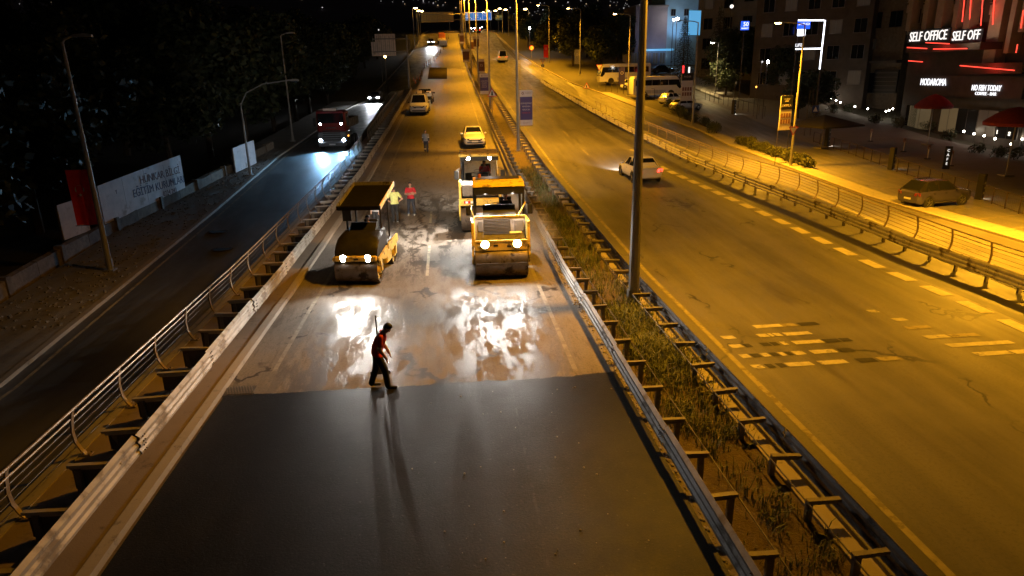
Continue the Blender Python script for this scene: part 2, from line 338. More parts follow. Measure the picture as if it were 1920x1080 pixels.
def text_mesh(t, size, matn, ext=.01, ax='CENTER'):
    key = (t, size, matn, ext, ax)
    if key in _tc: return _tc[key]
    cu = bpy.data.curves.new('lettering', 'FONT'); cu.body = t; cu.size = size; cu.extrude = ext; cu.align_x = ax; cu.align_y = 'CENTER'; cu.resolution_u = 2
    o = bpy.data.objects.new('tmp', cu); C.objects.link(o)
    dg = bpy.context.evaluated_depsgraph_get(); me = bpy.data.meshes.new_from_object(o.evaluated_get(dg)); me.name = 'lettering'
    bpy.data.objects.remove(o); bpy.data.curves.remove(cu)
    me.materials.clear(); me.materials.append(MATS[matn]); _tc[key] = me; return me
def text(t, size, matn, parent, loc, rot=(PI / 2, 0, 0), ext=.01, name='lettering', ax='CENTER', sx=1):
    o = ob(name, text_mesh(t, size, matn, ext, ax), parent, loc); o.rotation_euler = rot; o.scale = (sx, 1, 1); return o
def strip(name, xl, xr, zf, y0, y1, matn, off=0, n=3, parent=None, kind='structure', thick=0):
    ys = [y0] + [y for y in YS if y0 + .01 < y < y1 - .01] + [y1]
    L = xl if callable(xl) else (lambda y: xl); Rr = xr if callable(xr) else (lambda y: xr)
    b = MB(); vs = []; fs = []
    for y in ys:
        for i in range(n): vs.append((L(y) + (Rr(y) - L(y)) * i / (n - 1), y, zf(y) + off))
    for j in range(len(ys) - 1):
        for i in range(n - 1): fs.append((j * n + i, j * n + i + 1, (j + 1) * n + i + 1, (j + 1) * n + i))
    b.add(vs, fs)
    if thick:
        m = len(ys)
        for i, sgn in ((0, 1), (n - 1, -1)):
            vs2 = []
            for j in range(m):
                p = vs[j * n + i]; vs2 += [p, (p[0], p[1], p[2] - thick)]
            b.add(vs2, [(2 * j, 2 * j + 1, 2 * j + 3, 2 * j + 2) for j in range(m - 1)])
        for j in (0, m - 1):
            a, c = vs[j * n], vs[j * n + n - 1]; b.quad(a, c, (c[0], c[1], c[2] - thick), (a[0], a[1], a[2] - thick))
    o = b.build(name, matn, parent, 0)
    if not parent: o['kind'] = kind
    return o
def lamp(kind, loc, col, power, aim=None, size=.1, cone=150, blend=.6, parent=None, rot=None, spread=None):
    d = bpy.data.lights.new('light', kind); d.color = col; d.energy = power
    if kind == 'SPOT': d.spot_size = rad(cone); d.spot_blend = blend; d.shadow_soft_size = size
    if kind == 'POINT': d.shadow_soft_size = size
    o = bpy.data.objects.new('light', d); C.objects.link(o); o.location = loc
    if aim is not None: o.rotation_euler = (V(*aim) - V(*loc)).to_track_quat('-Z', 'Y').to_euler()
    if parent: o.parent = parent
    if rot: o.rotation_euler = rot
    if spread: o.scale = (spread, 1, 1)
    return o

# ================================================================== THE SETTING
def xleft(y): return interp(y, [23, 52, 92, 104, 112, 125, 150, 205, 300], [-5.95, -5.35, -4.65, -4.6, -4.6, -4.6, -4.6, -4.6, -4.6])
def xrail(y): return interp(y, [20, 32, 51, 75, 104, 300], [18.3, 17.7, 16.3, 15.2, 14.4, 14.4])
def xwall(y): return interp(y, [20, 38, 51, 75, 104, 112, 150], [20.2, 20.3, 18.8, 16.9, 15.4, 16.5, 16.5])
def hillz(x, y):
    d = math.hypot(x * .75, y); t = min(1, max(0, (d - 380) / 1100)); t = t * t * (3 - 2 * t)
    return t * (235 + 70 * noise.noise(V(x * .0016, y * .0016, 3)) + 30 * noise.noise(V(x * .006, y * .006, 9)))
# ground, one sheet out to the hills
xs = [-1800, -1000, -600, -350, -200, -120, -70, -40, -24, -14, -8.46, -8.44, 4, 14, None, None, 24, 40, 60, 90, 130, 200, 350, 600, 1000, 1800]
ys = [-80] + [y for y in YS if y >= -60] + [330, 370, 420, 500, 600, 700, 820, 950, 1100, 1300, 1500, 1800]
vs = []; nx = len(xs); seen = 0
for y in ys:
    for i, x in enumerate(xs):
        if x is None: x = xwall(y) + (.10 if i == 14 else .12)
        if y > 108 and -8.5 < x < 21: z = min(zm(y), zl(y), zr(y)) - .25
        elif i <= 10: z = zl(y) - .16
        elif i <= 14: z = zm(y) - .22
        else: z = zr(y) - .16
        if i in (10, 11) and y > 108: z = min(zm(y), zl(y)) - .25
        vs.append((x, y, z + hillz(x, y)))
fs = [(j * nx + i, j * nx + i + 1, (j + 1) * nx + i + 1, (j + 1) * nx + i) for j in range(len(ys) - 1) for i in range(nx - 1)]
kr = ys.index(370) * (nx - 1)
tag(MB().add(vs, fs[:kr]).build('ground', 'earth', None, 40), kind='structure'); tag(MB().add(vs, fs[kr:]).build('hills', 'hazy_far_town', None, 40), kind='structure')

main = strip('main_road', xleft, 4.2, zm, -60, 300, 'worn_wet_asphalt', 0, 9)
rroad = strip('right_road', 6.42, lambda y: xrail(y) - 1.45, zm, -60, 300, 'orange_lit_asphalt', 0, 6)
strip('right_shoulder', lambda y: xrail(y) - 1.45, lambda y: xwall(y) + .05 if y < 104 else xrail(y) + .9, zm, -60, 300, 'dark_side_asphalt', -.003, 4)
def xfl(y): return interp(y, [100, 134, 160, 205, 300], [-14, -10.6, -9.2, -7.6, -6])
def xfr(y): return interp(y, [20, 92, 104, 150], [-8.6, -7.4, -7.2, -4.55])
def xsr(y): return interp(y, [77, 94, 111, 123, 146, 180, 221, 300], [29.3, 26.4, 24.0, 21.6, 19.7, 17.5, 16, 15.5])
froad = strip('left_side_road', xfl, xfr, zl, -60, 300, 'dark_side_asphalt', -.02, 4)
strip('right_side_road', lambda y: min(xwall(y) + .3, xsr(y) - .5), xsr, zr, -60, 300, 'orange_lit_asphalt', -.02, 5)
strip('median_soil', 4.15, 6.2, zm, -60, 300, 'dry_soil', -.01, 3)
b = MB(); vs = []; fs = []
ysl = [y for y in YS if 100 <= y <= 160]
for y in ysl:
    t = min(1, max(0, (y - 104) / 46))
    vs += [(xrail(y) + .3, y, zm(y) - .006), (xrail(y) + 2.6, y, zm(y) * .75 + zr(y) * .25 - .01), (min(xwall(y) + 4.5, xsr(y) - .3), y, zr(y) + .012)]
for j in range(len(ysl) - 1):
    for i in (0, 1): fs.append((j * 3 + i, j * 3 + i + 1, j * 3 + i + 4, j * 3 + i + 3))
tag(b.add(vs, fs).build('slip_road', 'orange_lit_asphalt', None, 0), kind='structure')
ysl = [y for y in YS if 98 <= y <= 152]; vs = [q for y in ysl for q in ((xfr(y) - .05, y, zl(y) - .024), (xleft(y) + .02, y, zm(y) - .004))]
tag(MB().add(vs, [(2 * j, 2 * j + 1, 2 * j + 3, 2 * j + 2) for j in range(len(ysl) - 1)]).build('merge_apron', 'worn_wet_asphalt', None, 0), kind='structure')
# freshly laid asphalt mat with its ragged leading edge
b = MB(); n = 150; xa, xb = -5.86, 3.98
rows = [[(xa + (xb - xa) * i / n + .02 * noise.noise(V(i, j, 2)) * (i in (0, n)), y, .042) for i in range(n + 1)] for j, y in enumerate([-60, -20, 0, 5, 8, 11, 14])]
edge = []
for i in range(n + 1):
    x = xa + (xb - xa) * i / n
    edge.append((x, 15.62 + .035 * (x < -4) + .16 * noise.noise(V(x * .35, 0, 4)) + .07 * noise.noise(V(x * 2.3, 1, 7)) + .05 * noise.noise(V(x * 7, 1, 2)) + .03 * noise.noise(V(x * 19, 3, 2)), .042))
rows.append([(x, y - .06, .042) for x, y, z in edge]); rows.append([(x, y, .006) for x, y, z in edge])
vs = [p for r in rows for p in r]; m = n + 1
fs = [(j * m + i, j * m + i + 1, (j + 1) * m + i + 1, (j + 1) * m + i) for j in range(len(rows) - 1) for i in range(n)]
b.add(vs, fs)
for i in (0, n):
    w = [r[i] for r in rows]; b.add([q for p in w for q in (p, (p[0], p[1], 0.001))], [(2 * j, 2 * j + 1, 2 * j + 3, 2 * j + 2) for j in range(len(w) - 1)])
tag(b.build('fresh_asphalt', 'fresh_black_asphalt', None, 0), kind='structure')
# loose stones left on the fresh mat
b = MB()
for i in range(44):
    x = random.gauss(1.2, 1.6) if i < 45 else random.uniform(-5, 3.6); y = random.uniform(8.5, 15) if i < 45 else random.uniform(7, 15)
    if -5.6 < x < 3.8: r = random.uniform(.008, .028); b.ball((x, y, .042 + r * .4), r, (1, 1, .7), 5, 3)
tag(b.build('loose_stones', 'kerb_concrete'), 'pale loose stones scattered over the fresh black asphalt', 'stones', kind='stuff')

b = MB()
for i in range(420):
    x = random.uniform(-5.8, 3.9); y = 15.66 + .16 * noise.noise(V(x * .35, 0, 4)) + abs(random.gauss(0, .08)); r = random.uniform(.005, .015)
    if noise.noise(V(x * 1.3, 5, 5)) < .05: continue; b.ball((x, y, r * .35), r, (1.2, 1, .7), 5, 3)
tag(b.build('asphalt_crumbs', 'matte_black', None, 0), 'black asphalt crumbs fallen along the edge of the fresh mat', 'crumbs', kind='stuff')
# paint: parts of the roads they lie on
def paint(name, parent, matn, pts, zf=zm, off=.006):
    b = MB(); b.add([(x, y, zf(y) + off) for x, y in pts], [tuple(range(len(pts)))]); return b.build(name, matn, parent, 0)
def pline(name, parent, matn, x, w, y0, y1, zf=zm, off=.006):
    X = x if callable(x) else (lambda y: x)
    return strip(name, lambda y: X(y) - w / 2, lambda y: X(y) + w / 2, zf, y0, y1, matn, off, 2, parent)
pline('edge_line', rroad, 'paint_yellowish', 7.32, .15, -60, 298)
for k, (a, c) in enumerate([(15.9, 26.5), (27.5, 60), (60, 298)]): pline('edge_line', main, 'paint_yellowish' if k else 'faint_line', 2.98, .13, a, c)
pline('edge_line', main, 'faint_line', lambda y: -5.0 + drift(y), .12, 17, 100)
pline('lane_line', main, 'paint_yellowish', -1.15, .12, 25.2, 29.4); pline('lane_line', main, 'paint_yellowish', -1.2, .12, 33.5, 36)
for y in range(52, 290, 9): pline('lane_line', rroad, 'paint_yellowish', 10.6, .12, y, y + 3)
pline('edge_line', froad, 'paint_yellowish', -13.55, .12, -20, 110, zl, -.012)
# rumble strips on the right carriageway: worn bars with dark scraped gaps
rnd = random.Random(5)
for r, (y, segs) in enumerate([(18.25, [(8.9, 9.75, 'w'), (9.75, 10.2, 'p'), (10.3, 10.9, 'b')]), (17.55, [(7.62, 8.0, 'w'), (8.7, 9.0, 'w'), (9.05, 9.15, 'w'), (9.2, 9.4, 'w'), (9.5, 10.3, 'w')]),
        (16.9, [(7.6, 7.95, 'w'), (8.0, 8.2, 'b'), (8.5, 8.75, 'b'), (8.8, 9.0, 'b'), (9.1, 9.25, 'w'), (9.45, 10.3, 'w'), (10.35, 10.8, 'b'), (10.85, 11.15, 'b')]),
        (16.2, [(7.6, 7.85, 'w'), (7.9, 8.15, 'b'), (8.2, 8.4, 'w'), (8.45, 8.65, 'b'), (8.7, 8.85, 'w'), (8.9, 9.05, 'b'), (9.1, 9.4, 'w'), (9.6, 10.3, 'w'), (10.4, 10.8, 'b')]),
        (15.5, [(7.62, 7.9, 'w'), (8.0, 8.2, 'b'), (8.3, 8.5, 'b'), (8.55, 9.25, 'w'), (9.45, 10.2, 'w'), (10.5, 11.0, 'b'), (11.1, 11.7, 'p')]),
        (18.2, [(13.3, 13.7, 'w')]), (17.5, [(13.2, 14.0, 'p')]), (16.75, [(13.3, 14.0, 'w'), (14.05, 14.9, 'p')]), (16.1, [(13.5, 14.3, 'w'), (14.3, 15.4, 'w')]), (15.45, [(13.8, 14.8, 'w'), (14.85, 15.9, 'w')]), (19.0, [(13.0, 13.3, 'w')])]):
    for a, c, t in segs:
        paint('rumble_bar', rroad, {'w': 'paint_white', 'b': 'paint_black', 'p': 'paint_yellowish'}[t], [(a, y - .13), (c, y - .11), (c - .05, y + .12), (a - .05, y + .13)], off=.012)
for k in range(24):
    y = 13.2 + k * 1.72
    x = xrail(y + .5) - 1.95
    if k * 1.72 < 34: paint('edge_block', rroad, 'block_paint', [(x - .1, y), (x + .36, y - .02), (xrail(y + 1.2) - 1.95 + .34, y + 1.08), (xrail(y + 1.2) - 2.06, y + 1.1)], off=.012)
    else: paint('edge_block', rroad, 'paint_yellowish', [(x, y), (x + .3, y), (x + .3, y + 1), (x, y + 1)], off=.012)
# dark repair patch far up the road, a patch line, drain grate
paint('repair_patch', main, 'patch_asphalt', [(-3.35, 121.5), (-.02, 121.2), (.06, 145.4), (-3.5, 146)], off=.012)
gr = thing('drain_grate', 'rusty iron drain grate at the kerb beside the edge of the fresh asphalt', 'drain', (-5.58, 15.9, .008))
MB().box((0, 0, 0), (.72, .52, .012)).build('frame', 'steel_dark', gr)
me = MB().box((0, 0, .016), (.03, .46, .02), rz=.35).mesh('slat', 'galvanised_dirty')
for k in range(10): ob('slat', me, gr, (-.31 + k * .069, 0, 0))

for k, (x, y) in enumerate([(-11.4, 33.2), (-12.6, 36.4)]):
    t = thing('manhole_cover', ['round manhole cover on the dark left side road, nearer one', 'round manhole cover on the dark left side road, farther one'][k], 'manhole', (x, y, zl(y) - .015)); MB().lathe([(.42, 0), (.42, .012), (.36, .012), (.36, .006), (.001, .006)], n=24).build('cover', 'matte_black', t); MB().lathe([(.52, .002), (.43, .010)], n=24).build('ring', 'patch_asphalt', t)
# left edge: kerb, slab, retaining walls, kerbs and pavements of the side roads
strip('kerb', lambda y: xleft(y) - .22, xleft, zm, -60, 104, 'kerb_concrete', .15, 2, thick=.3)
strip('edge_slab', lambda y: xleft(y) - 2.05, lambda y: xleft(y) - .222, zm, -60, 104, 'strip_concrete', .09, 3)
strip('slab_lip', lambda y: xleft(y) - 2.2, lambda y: xleft(y) - 2.052, zm, -60, 104, 'kerb_concrete', .12, 2, thick=.3)
def wallstrip(name, X, top, bot, y0, y1, matn, t, label):
    ysw = [y0] + [y for y in YS if y0 < y < y1] + [y1]
    b = MB().loft([[V(X(y), y, bot(y)), V(X(y) + t, y, bot(y)), V(X(y) + t, y, top(y)), V(X(y), y, top(y))] for y in ysw])
    return tag(b.build(name, matn, None, 30), label, 'wall')
wallstrip('retaining_wall', lambda y: xleft(y) - 2.5, lambda y: zm(y) + .06, lambda y: zl(y) - .6, -60, 104, 'wall_concrete', .29, 'long concrete retaining wall between the dark left side road and the works')
wallstrip('retaining_wall', lambda y: xwall(y) - .02, lambda y: zm(y) - .03, lambda y: zr(y) - .6, -60, 104, 'wall_concrete', .25, 'long concrete retaining wall under the right railing facing the parking')
strip('kerb', 4.16, 4.36, zm, -60, 300, 'kerb_concrete', .05, 2, thick=.2)
strip('kerb', 5.98, 6.40, zm, -60, 300, 'kerb_concrete', .05, 2, thick=.2)
strip('kerb', lambda y: xfl(y) - .22, xfl, zl, -60, 290, 'kerb_concrete', .11, 2, thick=.35)
lpave = strip('left_pavement', -18.0, -14.22, zl, -60, 112, 'rubble', .08, 5)
strip('kerb', xsr, lambda y: xsr(y) + .25, zr, -60, 290, 'kerb_concrete', .11, 2, thick=.3)
strip('right_pavement', lambda y: xsr(y) + .25, lambda y: xsr(y) + 1.6, zr, -60, 110, 'paving', .1, 3)
park = strip('parking_lot', 30.9, 38.0, zr, -60, 100, 'orange_lit_asphalt', .02, 5)
plaza = strip('plaza', 38.0, 52.5, zr, -60, 100, 'plaza_paving', .03, 5)
for k in range(12):
    y = 31.5 + k * 2.6; paint('bay_line', park, 'paint_yellowish', [(31, y), (37.2, y + 1.2), (37.2, y + 1.3), (31, y + .1)], zr, .034)
strip('car_park', 30.9, 40, zr, 100, 135, 'dark_side_asphalt', .0, 4)
strip('lit_path', 40.6, 46, zr, 96, 132, 'paving', .03, 4)

# ------------------------------------------------------------------ guard rails
prof = [(0, .36), (.035, .39), (.075, .41), (.075, .46), (.03, .50), (.03, .53), (.075, .57), (.075, .62), (.03, .66), (.03, .69), (.075, .73), (.075, .78), (.035, .81), (0, .84)]
def beam_mesh(side, L, matn):
    P = [(x * side, z) for x, z in prof]; Q = [(x * side - .006 * side, z) for x, z in reversed(prof)]
    return MB().loft([[V(x, 0, z) for x, z in P + Q], [V(x, L, z) for x, z in P + Q]]).mesh('beam', matn, 25)
def guard_rail(label, X, side, y0, y1, matn, near, bl=.55, rod=True, spacing=1.4, dz=0, web=False):
    """beam facing `side`, brackets and posts behind it, thin rod along the bracket ends"""
    t = thing('guard_rail', label, 'guard rail', (X(y0), y0, zm(y0) + dz)); wb = MB().box((side * -bl * .60, .045, .36), (bl * .68, .012, .46)).mesh('web_plate', 'steel_dark')
    o = V(X(y0), y0, zm(y0)); L = spacing * 3; me = beam_mesh(side, L - .004, matn)
    s = -side
    br = MB().box((s * bl / 2, 0, .622), (bl, .10, .055), 0).box((s * bl / 2, .035, .56), (bl * .96, .016, .10), 0).mesh('bracket', matn)
    po = MB().box((s * bl * .82, 0, .28), (.10, .02, .56)).box((s * bl * .82 + .05, .04, .28), (.012, .07, .56)).box((s * bl * .82 - .05, .04, .28), (.012, .07, .56)).mesh('post', 'galvanised_dirty')
    gr_ = random.Random(int(y0 * 7 + side)); y = y0; far = MB(); bolt = MB().ball((side * .082, 0, 0), .018, n=6, k=3).mesh('bolt', 'steel_dark')
    while y < y1:
        a = V(X(y), y, zm(y)); c = V(X(y + L), y + L, zm(y + L)); d = c - a
        g = ob('beam', me, t); g.location = a - o; g.rotation_euler = (math.asin(d.z / d.length), 0, -math.asin(d.x / d.length)); g.rotation_euler.y = gr_.gauss(0, .02); g.location.z += gr_.gauss(0, .006); g.location.x += gr_.gauss(0, .008); g.scale = (1, d.length / L, 1)
        for k in range(3):
            yy = y + spacing * (k + .5); p = V(X(yy), yy, zm(yy)) - o
            if yy < near:
                if web: ob('web_plate', wb, t, p)
                for nm_, me_ in (('bracket', br), ('post', po)): q_ = ob(nm_, me_, t, p + V(0, gr_.gauss(0, .03), gr_.gauss(0, .008))); q_.rotation_euler = (gr_.gauss(0, .02), gr_.gauss(0, .025), gr_.gauss(0, .035))
            else:
                far.box(p + V(s * bl / 2, 0, .6), (bl, .14, .12)); far.box(p + V(s * bl * .8, 0, .28), (.1, .08, .56))
        if y < 26:
            for zz in (.44, .55, .64, .75): ob('bolt', bolt, g, (0, .12, zz)); ob('bolt', bolt, g, (0, .2, zz))
        y += L
    if far.v: far.build('far_bracket', 'galvanised_dirty', t)['kind'] = 'stuff'
    if rod:
        ysr = [y0 + 4.2 * k for k in range(int((min(y1, 120) - y0) / 4.2) + 1)]
        MB().tube([V(X(q) + s * bl, q, zm(q) + .60) - o for q in ysr], .014, 6).build('rod', 'steel_dark', t)
    return t
guard_rail('pale ridged guard rail along the left kerb of the closed carriageway', lambda y: xleft(y) - .56, 1, 4, 100, 'galvanised_pale', 66, .95, False, web=True)
guard_rail('dirty grey guard rail between the fresh asphalt and the weedy median', lambda y: 3.96, -1, 3, 215, 'galvanised_dirty', 66, .58)
guard_rail('guard rail on the right of the median facing the open carriageway', lambda y: 6.32, 1, 3, 215, 'galvanised_dirty', 66, .58, dz=-.17)
guard_rail('guard rail on the far right edge of the open carriageway', lambda y: xrail(y) + .1, -1, 8, 106, 'galvanised', 58, .6, False)

def railing(label, X, zf, y0, y1, sp, s, matn, off=.1, rz=0):
    t = thing('railing', label, 'railing', (X(y0), y0, zf(y0) + off)); o = V(X(y0), y0, zf(y0) + off)
    cur = [(.10, 0), (.02, .10), (-.07, .30), (-.09, .55), (-.05, .80), (0, 1.0)]
    rings = [[V(s * x - .016, -.045, z), V(s * x + .016, -.045, z), V(s * x + .016, .045, z), V(s * x - .016, .045, z)] for x, z in cur]
    po = MB().loft(rings).box((s * .11, 0, .012), (.2, .16, .024)).mesh('post', matn, 50)
    bo = MB().ball((s * .17, .05, .03), .02, n=6, k=3).mesh('bolt', 'steel_dark')
    y = y0
    pts = []
    while y <= y1:
        p = V(X(y), y, zf(y) + off) - o; pts.append(p); q = ob('post', po, t, p); q.rotation_euler = (random.gauss(0, .02), random.gauss(0, .015), random.gauss(0, .05))
        if y < 30: ob('bolt', bo, q, (0, 0, 0)); ob('bolt', bo, q, (0, -.1, 0))
        y += sp
    MB().tube([p + V(0, 0, 1.02) for p in pts], .030, 8).build('top_rail', matn, t)
    MB().tube([p + V(-s * .04, 0, .84) for p in pts], .022, 6).build('rail', matn, t)
    for x, z in ((-.07, .68), (-.09, .52), (-.08, .36), (-.05, .2)): MB().tube([p + V(s * x, 0, z) for p in pts], .009, 5).build('wire', 'steel_dark', t)
    return t
railing('curved-post railing with thin wires on the left edge above the dark side road', lambda y: xleft(y) - 2.02, zm, 4.6, 58, 2.12, 1, 'rail_brown')
railing('short far railing beside the oncoming car on the left side road', lambda y: xleft(y) - 2.02, zm, 62, 92, 1.6, 1, 'rail_brown')
railing('curved-post railing with thin wires along the right edge above the parking', lambda y: xwall(y) - .12, zm, 8, 80, 2.12, -1, 'rail_brown', -.0)

# ------------------------------------------------------------------ weeds and dry grass in the median
b = MB(); rnd = random.Random(3)
def tuft(x, y, z, h, nb, spread):
    for i in range(nb):
        a = rnd.uniform(0, 2 * PI); l = h * rnd.uniform(.5, 1.15); w = rnd.uniform(.005, .013); dx, dy = math.cos(a), math.sin(a)
        bx, by = x + rnd.gauss(0, spread), y + rnd.gauss(0, spread); lean = rnd.uniform(.2, 1.0) * l
        p0 = V(bx, by, z); p1 = p0 + V(dx * lean * .3, dy * lean * .3, l * .6); p2 = p0 + V(dx * lean, dy * lean, l * rnd.uniform(.65, .98))
        n = V(-dy, dx, 0) * w
        b.add([p0 - n, p0 + n, p1 + n * .8, p1 - n * .8, p2], [(0, 1, 2, 3), (3, 2, 4)])
for i in range(460):
    y = rnd.choice([rnd.uniform(15.5, 21), rnd.uniform(21.5, 33), rnd.uniform(12, 19), rnd.uniform(28, 48)])
    x = rnd.uniform(4.7, 5.95); dens = .5 + .5 * noise.noise(V(x * .5, y * .35, 0)); 
    tuft(x, y, zm(y), rnd.uniform(.25, .75) * (.4 + .7 * dens), rnd.randint(12, 38), .2)
for i in range(60):
    y = rnd.uniform(6.5, 12); tuft(rnd.uniform(4.8, 5.9), y, 0, rnd.uniform(.12, .5), rnd.randint(6, 18), .08)
for i in range(260):
    y = rnd.uniform(6, 80); tuft(rnd.uniform(4.5, 6.0), y, zm(y), rnd.uniform(.06, .16), 6, .14)
tag(b.build('dry_grass', 'grass_blade', None, 0), 'dry yellow-green weeds and grass growing in the median', 'grass', kind='stuff')
# rubbish and gravel along the foot of the median rail
b = MB()
for i in range(900):
    y = rnd.uniform(7, 45); x = 4.08 - abs(rnd.gauss(0, .07)); r = rnd.uniform(.01, .045)
    b.ball((x, y, zm(y) + r * .3), r, (1, 1.4, .6), 5, 3)
for i in range(1100):
    y = rnd.uniform(24, 60); x = rnd.uniform(-17.8, -14.3); r = rnd.uniform(.02, .09)
    b.ball((x, y, zl(y) + .08 + r * .2), r, (1, 1.3, .5), 5, 3)
tag(b.build('gravel', 'rubble', None, 0), 'dirt and gravel lying along the rail and broken pavement', 'gravel', kind='stuff')

# ------------------------------------------------------------------ far city lights on the hillside
b = MB(); rnd = random.Random(21)
def hit(px, py, d0=420, d1=1500):
    R = camo.matrix_world.to_3x3(); v = R @ V(px - 960, 540 - py, -1260); v /= v.y
    y = d0
    while y < d1:
        x = v.x * y; z = 7.5 + v.z * y; g = interp(y, [300, 500], [25, 28]) - .16 + hillz(x, y)
        if z < g + 1.5: return V(x, y, g + 2.5)
        y += 6
    return None
spots = []
for cx, cy, sx, sy, n in ((812, 8, 40, 5, 16), (1140, 12, 60, 12, 40), (1060, 12, 50, 7, 22), (1180, 25, 60, 12, 22), (80, 8, 60, 7, 34), (990, 18, 30, 8, 12), (760, 5, 60, 5, 10), (1250, 20, 30, 14, 8), (860, 18, 60, 12, 12), (1040, 28, 80, 8, 20), (600, 8, 120, 6, 8)):
    for i in range(int(n * .6)): spots.append((rnd.gauss(cx, sx * .6), abs(rnd.gauss(cy, sy * .7))))
for px, py in spots:
    p = hit(px, py)
    if p:
        r = rnd.choice([.35, .4, .45, .55, .8]) * p.y / 1000; b.box(p, (r * 1.6, r, r), rnd.choice([0, 0, 1, 1, 1]))
tag(b.build('city_lights', ['city_warm', 'city_cool'], None, 0), 'scattered tiny lights of the far town on the dark hillside', 'city lights', kind='stuff')

ORD = 'first second third fourth fifth sixth seventh eighth ninth tenth eleventh twelfth thirteenth fourteenth fifteenth sixteenth'.split()
# ================================================================== LAMP POSTS
def lamp_post(label, x, y, z, h, arm, lit=True, power=9000, r=(.13, .06), group=None, col=SOD, curve=False, cone=142, lens='lamp_sodium', aim=0, spread=.40):
    t = thing('street_lamp', label, 'street lamp', (x, y, z), 0, group)
    MB().tube([(0, 0, 0), (0, 0, h)], list(r), 10).build('pole', 'pole_grey', t)
    MB().box((0, 0, .03), (.42, .42, .06)).box((0, 0, .35), (r[0] * 2.1, r[0] * 1.2, .4)).build('base', 'pole_grey', t)
    if curve: pts = [(0, 0, h - .1), (arm * .15, 0, h + .7), (arm * .5, 0, h + 1.25), (arm, 0, h + 1.45)]; hz = h + 1.45
    else: pts = [(0, 0, h - .05), (arm * .25, 0, h + .1), (arm, 0, h + .22)]; hz = h + .22
    MB().tube(pts, [r[1] * .8] * len(pts), 8).build('arm', 'pole_grey', t)
    sg = 1 if arm > 0 else -1
    hd = MB().loft([[V(arm + sg * u, v * w, hz + q) for u, v, q in ((0, -1, -.05), (0, 1, -.05), (0, .8, .06), (0, -.8, .06))] for w, sg_u in ((.05, 0),)] * 1 + [[V(arm + sg * U, -Wd, hz - .05), V(arm + sg * U, Wd, hz - .05), V(arm + sg * U, Wd * .7, hz + T), V(arm + sg * U, -Wd * .7, hz + T)] for U, Wd, T in ((.15, .11, .07), (.5, .15, .09), (.75, .10, .04))])
    hd.build('lamp_head', 'pole_grey', t)
    MB().ball((arm + sg * .45, 0, hz - .055), .24 if lens == 'lamp_sodium_far' else .14, (2.0, 1, .6), 10, 6).build('lens', lens if lit else 'glass_dark', t)
    if lit: lamp('SPOT', (arm + sg * .45, 0, hz - .16), col, power, None, .14, cone, .75, t, (0, -math.atan2(aim * sg, h), 0), spread)
    return t
for k, (x, y, lb) in enumerate([(5.83, 20.8, 'tall grey street lamp post standing nearest in the weedy median'), (5.45, 54.7, 'tall grey street lamp post in the median beside the large purple banner'), (4.85, 81.2, 'tall grey street lamp post in the median behind the triangular warning sign'),
        (4.75, 108, 'lit median street lamp, fourth from the camera'), (4.7, 135, 'lit median street lamp, fifth from the camera'), (4.7, 164, 'lit median street lamp, sixth from the camera'), (4.8, 195, 'lit median street lamp, seventh from the camera'), (5, 222, 'lit median street lamp farthest up the road')]):
    lamp_post(lb, x, y, zm(y), 12.6, .35 if k < 2 else -.35, True, (17000, 33000, 33000, 29000, 28000, 28000, 26000, 24000)[k], (.19, .085) if k == 0 else (.15, .07), 'median street lamps', aim=(0 if k == 0 else (3.5 if k == 1 else -4.5)), spread=(1.2 if k == 0 else .8))
for k, (x, y, lit, lb) in enumerate([(29.8, 9, True, 'right roadside street lamp beyond the right edge of the picture'), (31.9, 31.8, True, 'right roadside street lamp by the open parking bays'), (29.8, 57.3, True, 'lit street lamp beside the hedge and the yield sign'), (29.4, 81.5, False, 'unlit street lamp post beside the two parked cars'),
        (27.8, 106.3, True, 'lit street lamp in front of the parked coaches'), (25.5, 134, True, 'lit street lamp behind the round banner on the right'), (22.4, 153.5, True, 'lit street lamp beside the red flag banner on the right')]):
    lamp_post(lb, x, y, zr(y) + .08, 11.6, -3.4 if k == 1 else -1.9, lit, (85000, 58000, 54000, 0, 34000, 32000, 26000)[k], (.13, .06), 'right roadside street lamps', aim=1.4, spread=.66)
def dep(px, py, y):
    R = camo.matrix_world.to_3x3(); v = R @ V(px - 960, 540 - py, -1260); v *= y / v.y; return V(v.x, y, 7.5 + v.z)
for k, (px, py, y, sd) in enumerate([(985, 17, 195, -1), (948, 18, 215, -1), (937, 16, 238, -1), (929, 20, 225, -1), (915, 20, 255, -1), (906, 23, 275, -1), (779, 15, 190, 1), (785, 20, 215, 1), (791, 21, 232, 1), (847, 44, 262, 1)]):
    p = dep(px, py, y); g = zm(y); h = max(5.5, p.z - g - .2)
    lamp_post('distant lit street lamp %s' % ['right of the far blue gantry sign, nearest to the trees', 'on the right above the small far blue sign', 'on the right just left of the small blue sign', 'right of the wide blue gantry sign', 'above the right end of the blue gantry sign', 'above the middle of the blue gantry sign', 'left of the yellow gantry back, nearest of three', 'left of the yellow gantry back, middle of three', 'left of the yellow gantry back, farthest of three', 'under the yellow gantry back'][k], p.x - sd * .8, y, g, h, sd * .35, True, 5000, (.11, .06), 'far street lamps', lens='lamp_sodium_far')
lamp_post('dark leaning street lamp post carrying the red flag on the left pavement', -15.4, 30.4, zl(30.4) + .08, 9.6, .45, False, r=(.13, .06))
lamp_post('dark lamp post with a long curved arm beside the torn white board', -14.5, 50.3, zl(50) + .08, 5.0, 3.4, False, r=(.10, .05), curve=True)
lamp_post('thin dark street lamp post on the left near the red truck', -14.7, 66, zl(66) + .08, 9.3, .5, False, r=(.09, .05))
